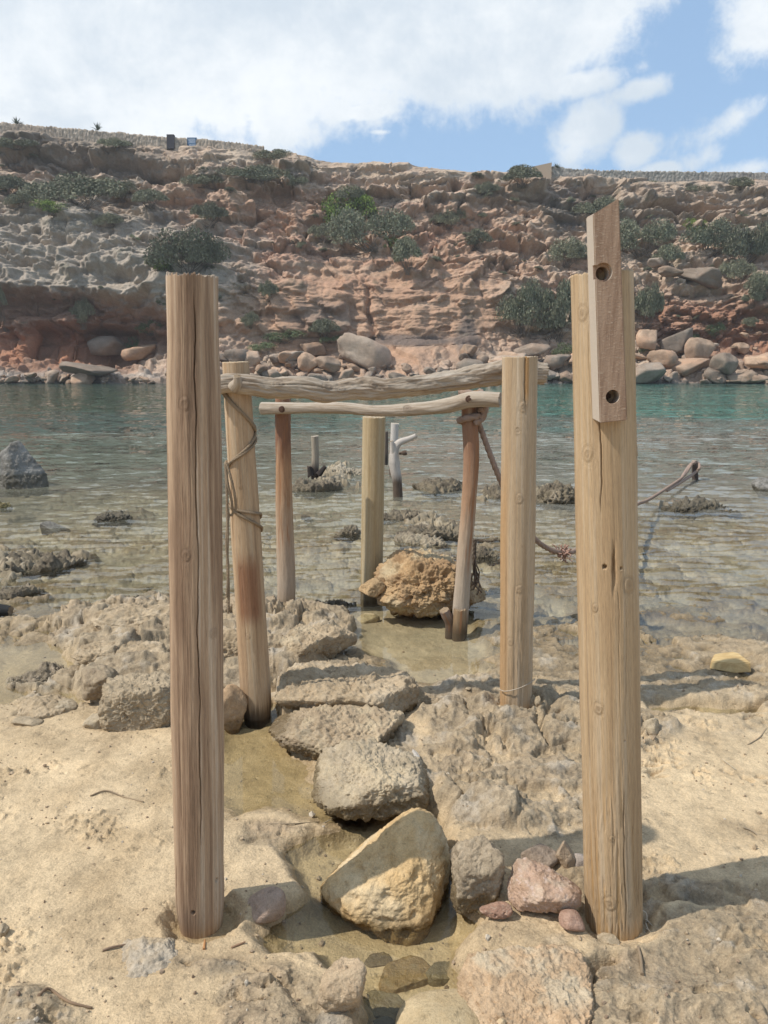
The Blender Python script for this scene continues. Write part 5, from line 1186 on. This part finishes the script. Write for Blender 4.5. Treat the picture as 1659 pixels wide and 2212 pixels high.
SH = [rock_mesh('shore_boulder', (1, .85, .72), 200 + i, 4, planes=_cuts(i), sharp=60, rough=.07, freq=1.5, cols=((.38, .31, .24), (.28, .22, .165), (.42, .305, .22))) for i in range(12)]
for me in SH: me.materials.append(M_shore)
rs_ = random.Random(11)
BIG = [(780, 752, 118, 78, 'large tilted pinkish boulder below the sheer red rock face', 20), (680, 745, 52, 50, 'pointed boulder left of the large tilted pinkish boulder', 5), (640, 765, 90, 30, 'long flat boulder among the shore rubble', 0), (672, 780, 40, 50, 'upright grey boulder below the pointed boulder', -5), (720, 785, 60, 40, 'brown boulder in front of the large tilted boulder', 8),
       (1150, 745, 62, 44, 'light round boulder near the dark shrubs', 10), (1118, 770, 80, 36, 'flat topped grey boulder directly behind the flaking post head', 0), (1020, 785, 54, 40, 'dark angular boulder right of the red rock face', -12), (1050, 778, 30, 30, 'pink boulder beside the dark angular boulder', 5), (1200, 775, 60, 42, 'pale boulder close to the left side of the tan post', 0), (1180, 800, 50, 34, 'blue grey boulder at the waterline left of the tan post', 10),
       (1400, 800, 80, 52, 'blue grey boulder at the waterline right of the plank', 8), (1425, 770, 60, 44, 'broad beige boulder above the blue grey one', 0), (1480, 780, 100, 46, 'broad dark boulder on the right shore', 12), (1462, 735, 74, 64, 'rounded pink boulder under the red slope', -10), (1512, 750, 54, 72, 'tall pink boulder under the red slope', 15), (1560, 780, 56, 56, 'tall round boulder at the right shore', 0), (1620, 810, 70, 34, 'low dark boulder at the right edge of the shore', 0), (1400, 725, 50, 56, 'layered boulder right beside the tan post', 5),
       (435, 750, 0, 0, '', 0), (245, 745, 90, 50, 'broad pink boulder left of the left front post', 0), (300, 755, 70, 40, 'pink boulder touching the left front post', 6), (200, 790, 110, 34, 'dark flat boulder on the left shore', 4), (545, 770, 46, 48, 'rounded pink boulder behind the leaning post', 0), (510, 762, 54, 40, 'grey boulder behind the leaning post head', -4), (1420, 560, 46, 30, 'white block on the slope right of the plank', 5), (1515, 600, 90, 44, 'large pale block lying on the right slope', 18), (1440, 590, 44, 26, 'small pale block on the right slope', -8), (1600, 745, 36, 30, 'pink stone in the red earth slope', 0)]
for i, (px, py, wv, hv, lab, tl) in enumerate(BIG):
    if not wv: continue
    p = hill_at(px, py + hv * .4); dd = p[1] / math.cos(PITCH) / F
    o = link('shore_boulder', SH[i % 12], loc=(p[0], p[1] - .1, p[2] + hv * dd * .32), label=lab, cat='boulder')
    o.scale = (wv * dd * .56, wv * dd * .5, hv * dd * .72); o.rotation_euler = (R(rs_.uniform(-8, 8)), R(tl), R(rs_.uniform(-30, 30) + 180 * (i % 2)))
SMALL = [('small stones of the rubble at the foot of the far hillside, among many alike', 'rubble stones along the far shore')]
cnt = 0
while cnt < 245:
    px = rs_.uniform(-60, 1720)
    lo_ = 800 if px < 350 else (745 if px < 1240 else 715)
    py = rs_.triangular(lo_, 826, 818); wv = min(62, max(9, rs_.lognormvariate(3.05, .5))) * (1 if px > 350 else .8)
    if 820 < px < 1000 and py < 780: continue
    p = hill_at(px, py + 2); dd = p[1] / F
    o = link('shore_boulder', SH[cnt % 12], loc=(p[0], p[1] - wv * dd * .15, p[2] + wv * dd * .12), label=SMALL[0][0], cat='boulder', group=SMALL[0][1])
    s_ = wv * dd * .55; o.scale = (s_, s_ * rs_.uniform(.7, 1), s_ * rs_.uniform(.6, 1.05)); o.rotation_euler = (R(rs_.uniform(-25, 25)), R(rs_.uniform(-25, 25)), R(rs_.uniform(0, 360)))
    cnt += 1

# ------------------------------------------------------------------ shrubs on the hillside
m, t, b, o = new_mat('shrub_leaves'); M_leaf = m
at = t.new('ShaderNodeAttribute', attribute_name='col'); oi = t.new('ShaderNodeObjectInfo')
s_ = t.new('ShaderNodeVectorMath', operation='SCALE'); t.l.new(at.outputs['Color'], s_.inputs[0]); t.l.new(t.ramp(oi.outputs['Random'], 0, 1, .8, 1.25), s_.inputs['Scale']); t.l.new(s_.outputs[0], b.inputs['Base Color'])
b.inputs['Roughness'].default_value = .75; b.inputs['Specular IOR Level'].default_value = .15


def shrub_mesh(seed, n=8500, green=(.175, .175, .115), tip=(.285, .28, .185), leaf=.034, bright=None):
    """a low shrub about 2 wide, 1.1 high: thousands of small leaf clumps in a handful of lobes, with gaps and bare twigs"""
    rg = np.random.RandomState(seed); k = rg.randint(9, 14)
    a = rg.uniform(0, 6.28, k); rr = np.sqrt(rg.uniform(0, 1, k)) * .66
    cen = np.stack([np.cos(a) * rr, np.sin(a) * rr * .8, rg.uniform(.12, .62, k) * (1.05 - rr * .8)], 1); rad = rg.uniform(.22, .44, k)
    ii = rg.randint(0, k, n); d = rg.normal(size=(n, 3)); d /= np.linalg.norm(d, axis=1)[:, None]; d[:, 2] = np.abs(d[:, 2]) * .95 - .12
    p = cen[ii] + d * (rad[ii] * rg.uniform(.55, 1.08, n))[:, None]
    keep = fbm3(p[:, 0] * 4.5 + seed, p[:, 1] * 4.5, p[:, 2] * 4.5, 3) > -.34
    p = p[keep & (p[:, 2] > -.12)]; d = d[keep & (cen[ii][:, 2] + 0 * p[:1, 2].sum() > -9) & True][:len(p)] if False else None
    n = len(p)
    u = rg.normal(size=(n, 3)); u[:, 2] = np.abs(u[:, 2]) + .2; u /= np.linalg.norm(u, axis=1)[:, None]; w_ = np.cross(u, rg.normal(size=(n, 3))); w_ /= np.linalg.norm(w_, axis=1)[:, None]
    ls = leaf * rg.uniform(.6, 1.5, n)[:, None]
    V = np.stack([p - w_ * ls * .45, p + u * ls * .6 - w_ * 0, p + w_ * ls * .45, p - u * ls * .8], 1).reshape(-1, 3)
    tone = fbm3(p[:, 0] * 3 + seed, p[:, 1] * 3, p[:, 2] * 3, 3) + rg.normal(size=n) * .18
    c = cmix(np.broadcast_to(np.array(green), (n, 3)), tip, ss(-.25, .45, tone)); c = cmix(c, (.17, .135, .10), (rg.rand(n) < .10) * .8)
    if bright is not None: c = cmix(c, bright, ss(-.15, .2, tone + (p[:, 2] - .35) * .9))
    F_ = np.arange(n * 4).reshape(n, 4); col = np.repeat(c, 4, 0)
    # bare branches from the root into the lobes
    tv, tf = [], []; nv = len(V)
    for i in range(k * 3):
        e = cen[i % k] + rg.normal(size=3) * .16; s0 = np.array([rg.uniform(-.2, .2), rg.uniform(-.2, .2), -.15]); sd_ = np.cross(e - s0, rg.normal(size=3)); sd_ = sd_ / np.linalg.norm(sd_) * .010
        s2 = np.cross(e - s0, sd_); s2 = s2 / np.linalg.norm(s2) * .010
        tv += [s0 + sd_, s0 - sd_ + s2, s0 - s2, e + sd_ * .3, e - sd_ * .3, e - s2 * .3]; o_ = nv + 6 * i
        tf += [[o_, o_ + 1, o_ + 4, o_ + 3], [o_ + 1, o_ + 2, o_ + 5, o_ + 4], [o_ + 2, o_, o_ + 3, o_ + 5]]
    V = np.concatenate([V, tv]); col = np.concatenate([col, np.tile([[.16, .13, .10]], (len(tv), 1))])
    me = np_mesh('shrub', V, [F_, np.array(tf)], dict(col=col), smooth=False); me.materials.append(M_leaf); return me


DARKB = [shrub_mesh(300 + i) for i in range(6)]; GREENB = [shrub_mesh(320 + i, 5200, (.085, .10, .05), (.13, .16, .065), bright=(.25, .33, .08)) for i in range(2)]
LOWG = [shrub_mesh(330 + i, 2600, (.12, .15, .075), (.20, .23, .12), .04) for i in range(2)]
SHR = [  # x, y of the middle in the photo, width, height, kind, label
    (170, 405, 240, 80, 'd', 'widest dark shrub on the upper left hillside'), (28, 392, 80, 40, 'd', 'dark shrub at the left edge above the grey rock'), (262, 402, 60, 40, 'd', 'small dark shrub right of the widest shrub'), (110, 450, 70, 30, 'g', 'yellow green bush below the widest dark shrub'),
    (395, 540, 160, 100, 'd', 'big grey green shrub above the left front post'), (345, 560, 50, 40, 'g', 'light green bush at the left foot of the big grey green shrub'), (460, 460, 70, 50, 'd', 'shrub on the ledge above the big grey green shrub'), (330, 425, 80, 36, 'd', 'grey shrub between the widest shrub and the ledge'),
    (560, 372, 130, 34, 'd', 'long flat shrub under the upper rock ledge'), (440, 378, 80, 26, 'd', 'left end shrub under the upper rock ledge'), (750, 450, 120, 90, 'g', 'bright green bush in the middle of the hillside'), (800, 490, 150, 90, 'd', 'dark shrub joined to the right of the bright green bush'), (700, 495, 70, 40, 'd', 'dark shrub at the left foot of the bright green bush'),
    (880, 545, 70, 70, 'd', 'dark shrub hanging below the bright green bush'), (850, 530, 40, 26, 'g', 'small green tuft on the hanging dark shrub'), (600, 314, 84, 24, 'd', 'dark round shrub on the skyline left of centre'), (1115, 355, 66, 24, 'd', 'round dark shrub on the skyline beside the beige wall'), (30, 290, 70, 24, 'd', 'low shrub on the skyline at the left edge'), (245, 305, 60, 26, 'd', 'shrub below the stone wall on the left'), (265, 288, 36, 14, 'd', 'small shrub against the stone wall on the left'),
    (1125, 650, 90, 110, 'd', 'left one of the two tall dark shrubs near the tan post'), (1200, 660, 90, 130, 'd', 'right one of the two tall dark shrubs near the tan post'), (1228, 540, 80, 60, 'd', 'dark shrub on the slope left of the plank'), (1395, 500, 110, 80, 'd', 'dark shrub immediately right of the plank'), (1400, 660, 60, 110, 'd', 'tall dark shrub in the gully right of the tan post'), (1440, 545, 70, 50, 'd', 'grey shrub below the one right of the plank'),
    (1530, 500, 120, 70, 'd', 'wide dark shrub on the right slope'), (1500, 490, 50, 40, 'g', 'green bush in front of the wide dark shrub on the right'), (1600, 520, 110, 90, 'd', 'dark shrub on the far right slope'), (1640, 610, 70, 60, 'd', 'dark shrub at the right edge above the red earth'), (1590, 575, 70, 60, 'd', 'shrub between the right slope and the red earth'), (1620, 640, 60, 40, 'd', 'grey shrub over the red earth at the right edge'), (1300, 440, 90, 44, 'd', 'shrub under the dark cave'), (1600, 374, 66, 24, 'd', 'round shrub on the skyline at the right edge'), (1510, 384, 60, 16, 'd', 'low shrub on the skyline right of the plank'), (1400, 378, 50, 12, 'd', 'flat shrub on the skyline above the cave'), (1060, 390, 50, 34, 'd', 'shrub under the ledge below the skyline bush'), (1130, 380, 80, 40, 'd', 'shrub hanging from the ledge near the beige wall'), (970, 460, 60, 40, 'd', 'small dark shrub on the pink nodular rock'), (1030, 510, 70, 40, 'd', 'dark shrub on the ledge of pink rock'), (760, 410, 60, 34, 'd', 'small shrub above the bright green bush'), (640, 380, 40, 24, 'd', 'small shrub at the right end of the upper ledge'),
    (580, 620, 40, 50, 'd', 'narrow shrub on the red rock right of the left front post'), (700, 700, 70, 40, 'd', 'grey shrub at the foot of the red rock'), (545, 690, 40, 34, 'd', 'small shrub above the shore behind the leaning post'), (620, 725, 90, 26, 'l', 'green ground plant at the foot of the red rock'), (710, 728, 60, 22, 'l', 'green ground plant left of the large tilted boulder'), (560, 745, 60, 22, 'l', 'green plant among the shore rocks behind the leaning post'), (285, 735, 60, 36, 'l', 'green plant above the left shore beside the left front post'), (320, 710, 60, 30, 'l', 'green plant under the grey rock on the left'), (1210, 750, 50, 34, 'l', 'green plant with pale flowers left of the tan post'), (1540, 715, 46, 34, 'l', 'green plant in the red earth slope'), (1400, 745, 40, 26, 'l', 'green plant among the boulders right of the tan post'), (1500, 720, 34, 24, 'l', 'small green plant left of the one in the red earth'), (1620, 700, 36, 30, 'd', 'small dark bush in the red earth slope'),
    (8, 640, 40, 110, 'd', 'dark shrub hanging down at the left edge'), (180, 680, 50, 60, 'd', 'dark shrub hanging under the grey rock'), (40, 420, 60, 30, 'd', 'grey bush under the left edge shrub'), (240, 470, 60, 30, 'd', 'small grey bush on top of the grey rock'), (640, 640, 0, 0, 'd', '')]
for i, (px, py, wv, hv, kd, lab) in enumerate(SHR):
    if not wv: continue
    p = hill_at(px, py + hv * .42); dd = p[1] / F
    me = {'d': DARKB, 'g': GREENB, 'l': LOWG}[kd]; me = me[i % len(me)]
    o = link('shrub', me, loc=(p[0], p[1] + .1, p[2] - (.55 if 'skyline' in lab else .1)), label=lab, cat='shrub', group='shrubs on the hillside across the bay')
    sc_ = wv * dd * .62; o.scale = (sc_ * 1.05, min(sc_, 2.0) * .8, hv * dd * 1.22); o.rotation_euler = (R(18), 0, R(rs_.uniform(-25, 25)))
for i in range(110):
    px = rs_.uniform(-20, 1680); py = rs_.uniform(330, 700)
    if 480 < px < 1080 and py > 560: continue
    if px < 330 and 440 < py < 650 and i % 3: continue
    sky_ = float(np.interp(px, [0, 560, 1080, 1659], [290, 330, 375, 392]))
    if py < sky_ + 12: continue
    p = hill_at(px, py); dd = p[1] / F; wv = rs_.uniform(10, 34)
    o = link('shrub', (DARKB + LOWG[:1])[i % 7], loc=(p[0], p[1], p[2] - .08), label='one of the many small grey scrub tufts dotted over the rocky hillside', cat='shrub', group='small scrub tufts on the hillside')
    sc_ = wv * dd * .5; o.scale = (sc_, sc_, sc_ * rs_.uniform(.6, 1.1)); o.rotation_euler = (R(20), 0, R(rs_.uniform(0, 360)))

# ------------------------------------------------------------------ the skyline: dry stone walls, gate, beige wall, agaves
def stone_wall(name, label, tops, Yw_, hgt, thick, seed, colr):
    """a dry stone wall along the ridge; tops = its top edge in the photo"""
    px = np.linspace(tops[0][0], tops[-1][0], int((tops[-1][0] - tops[0][0]) / 1.1)); py = np.interp(px, [a_ for a_, b_ in tops], [b_ for a_, b_ in tops])
    top = np.array([P(a_, b_, Yw_) for a_, b_ in zip(px, py)]); k = 14
    zz_ = np.linspace(-hgt, 0, k); V = []
    for s_ in (-1, 1):
        g = np.repeat(top[:, None], k, 1).copy(); g[..., 2] += zz_; g[..., 1] += s_ * thick / 2 * (1 - .25 * (zz_ + hgt) / hgt)
        d1_, d2_, id_ = worley2(g[..., 0] * 3.1, g[..., 2] * 4.8 + seed); g[..., 1] += s_ * np.clip(d2_ - d1_, 0, .4) * .16; g[:, -1, 2] += (RND[(np.arange(len(px)) // 3) % 700] - .5) * .10 + .12 * fbm2(top[:, 0] * .8, top[:, 0] * 0 + seed, 3)
        V.append(g if s_ < 0 else g[:, ::-1])
    V = np.concatenate(V, 1); d1_, d2_, id_ = worley2(V[..., 0] * 3.1, V[..., 2] * 4.8 + seed)
    c = np.array(colr) * (.72 + .5 * id_)[..., None]
    n_, m_ = V.shape[:2]; base = top[0].copy(); base[2] -= hgt
    me = np_mesh(name, V.reshape(-1, 3) - base, [grid_faces(n_, m_)], dict(col=c.reshape(-1, 3)))
    return link(name, me, M_shore if False else M_cliff, loc=base, label=label, cat='wall')


stone_wall('stone_wall', 'long dry stone wall along the skyline on the left', [(-120, 256), (0, 266), (100, 274), (200, 283), (300, 292), (361, 297)], 73.2, 1.6, .5, 2, (.42, .34, .26))
stone_wall('stone_wall', 'short stretch of stone wall between the dark door and the blue gate', [(376, 298), (405, 300)], 73.2, 1.6, .5, 3, (.42, .34, .26))
stone_wall('stone_wall', 'stone wall running down to the skyline shrub right of the blue gate', [(424, 301), (480, 306), (530, 312), (570, 317)], 73.2, 1.6, .5, 4, (.42, .34, .26))
stone_wall('stone_wall', 'low dry stone wall along the skyline on the right', [(1192, 361), (1240, 366), (1300, 369), (1400, 371), (1659, 374), (1760, 376)], 73.4, 1.4, .5, 5, (.36, .32, .27))


def panel(name, label, px0, px1, py0, py1, Yw_, cat, colr, bars=0, slant=0):
    a_ = P(px0, py0 + slant, Yw_); b_ = P(px1, py0, Yw_); zb_ = P(px0, py1, Yw_)[2]; bm = bmesh.new()
    lo_ = [(0, 0), (b_[0] - a_[0], 0), (b_[0] - a_[0], b_[2] - zb_), (0, a_[2] - zb_)]
    if not bars:
        f = [bm.verts.new((x_, -.2, z_)) for x_, z_ in lo_]; k2 = [bm.verts.new((x_, .25, z_)) for x_, z_ in lo_]
        bm.faces.new(f); bm.faces.new(k2[::-1])
        for i in range(4): bm.faces.new((f[i], k2[i], k2[(i + 1) % 4], f[(i + 1) % 4]))
        bmesh.ops.recalc_face_normals(bm, faces=bm.faces)
    else:
        wd, ht = lo_[2]
        for i in range(bars): box_bm(bm, (wd * i / (bars - 1) - .035, -.02, .0), (wd * i / (bars - 1) + .035, .02, ht))
        for z_ in (.05, ht * .5, ht - .05): box_bm(bm, (-.03, -.03, z_ - .03), (wd + .03, -.021, z_ + .03))
    pm = bpy.data.meshes.new(name); bm.to_mesh(pm); bm.free()
    add_attrs(pm, dict(col=np.tile(np.array([colr]), (len(pm.vertices), 1))))
    return link(name, pm, M_plain, loc=(a_[0], Yw_, zb_), label=label, cat=cat)


panel('door', 'dark door set into the stone wall on the skyline', 361, 376.5, 291.5, 322, 73.0, 'door', (.06, .055, .06))
panel('gate', 'small blue barred gate in the stone wall on the skyline', 405, 424, 297, 324, 73.0, 'gate', (.05, .14, .26), bars=9)
panel('wall', 'beige rendered wall end rising above the skyline right of the round shrub', 1150, 1191, 352, 398, 73.0, 'wall', (.50, .37, .26), slant=9)
m, t, b, o = new_mat('agave_leaf'); b.inputs['Base Color'].default_value = (.11, .13, .09, 1); b.inputs['Roughness'].default_value = .6; M_agave = m
for i, (px, py, sz_, lab) in enumerate([(36, 268, .75, 'spiky agave on the wall at the far left of the skyline'), (211, 280, .75, 'spiky agave on the wall right of the far left one'), (1203, 362, .55, 'spiky agave beside the beige wall end')]):
    bm = bmesh.new(); rg = random.Random(i)
    for k in range(22):
        a_ = k * 2.4; tilt_ = .15 + 1.15 * rg.random(); d_ = Vector((math.cos(a_) * math.sin(tilt_), math.sin(a_) * math.sin(tilt_), math.cos(tilt_))); s_ = d_.cross(Vector((0, 0, 1))).normalized() * .07 * sz_; n_ = s_.cross(d_).normalized() * .03 * sz_; ln = sz_ * rg.uniform(.75, 1.15)
        v_ = [bm.verts.new(s_), bm.verts.new(-s_), bm.verts.new(d_ * ln * .55 + s_ * .8), bm.verts.new(d_ * ln * .55 - s_ * .8), bm.verts.new(d_ * ln - Vector((0, 0, .1 * ln * tilt_))), bm.verts.new(-n_), bm.verts.new(d_ * ln * .55 - n_)]
        for f_ in ((0, 1, 3, 2), (2, 3, 4), (0, 2, 6, 5), (5, 6, 3, 1), (2, 4, 6), (6, 4, 3)): bm.faces.new([v_[j] for j in f_])
    pm = bpy.data.meshes.new('agave'); bm.to_mesh(pm); bm.free(); p = P(px, py, 73.2)
    link('agave', pm, M_agave, loc=(p[0], 73.2, p[2] - .05), label=lab, cat='plant')

# ------------------------------------------------------------------ grit and small pebbles washed over the sand
D0, F0 = ico(1); rg = np.random.RandomState(5); n = 5200
yy = 1.35 + rg.uniform(0, 1, n) ** 1.6 * 3.2; xx = rg.uniform(-.62, .62, n) * yy * 1.15
keep = fbm2(xx * 2.6 + 9, yy * 2.6, 4) + rg.normal(size=n) * .18 > .02; xx, yy = xx[keep], yy[keep]; n = len(xx)
hz, _m = ground_height(xx, yy); r_ = np.clip(rg.lognormal(-5.95, .55, n), .0012, .013)
V = D0[None] * (r_[:, None, None] * rg.uniform(.55, 1.25, (n, 1, 3))) * (1 + .35 * rg.normal(size=(n, len(D0), 1)).clip(-1, 1)) + np.stack([xx, yy, hz + r_ * .25], 1)[:, None]
cc = cmix(np.broadcast_to(np.array([.42, .32, .21]), (n, 3)), (.24, .17, .115), rg.rand(n) ** 1.5); cc = cmix(cc, (.55, .48, .38), (rg.rand(n) < .12) * .8)
me = np_mesh('grit', V.reshape(-1, 3), [(F0[None] + (np.arange(n) * len(D0))[:, None, None]).reshape(-1, 3)], dict(col=np.repeat(cc, len(D0), 0)), smooth=False)
link('grit', me, M_rock, kind='stuff', label='grit and tiny pebbles scattered over the sand', cat='grit')

# ------------------------------------------------------------------ sea air
bm = bmesh.new(); box_bm(bm, (-120, -9.5, -6), (120, 100, 29)); pm = bpy.data.meshes.new('haze'); bm.to_mesh(pm); bm.free()
m = bpy.data.materials.new('sea_air'); m.use_nodes = True; t = NT(m.node_tree); t.n.clear()
pv = t.new('ShaderNodeVolumePrincipled'); pv.inputs['Color'].default_value = (.92, .95, 1, 1); pv.inputs['Density'].default_value = .0007; pv.inputs['Anisotropy'].default_value = .2
o = t.new('ShaderNodeOutputMaterial'); t.l.new(pv.outputs[0], o.inputs['Volume'])
link('haze', pm, m, kind='stuff')
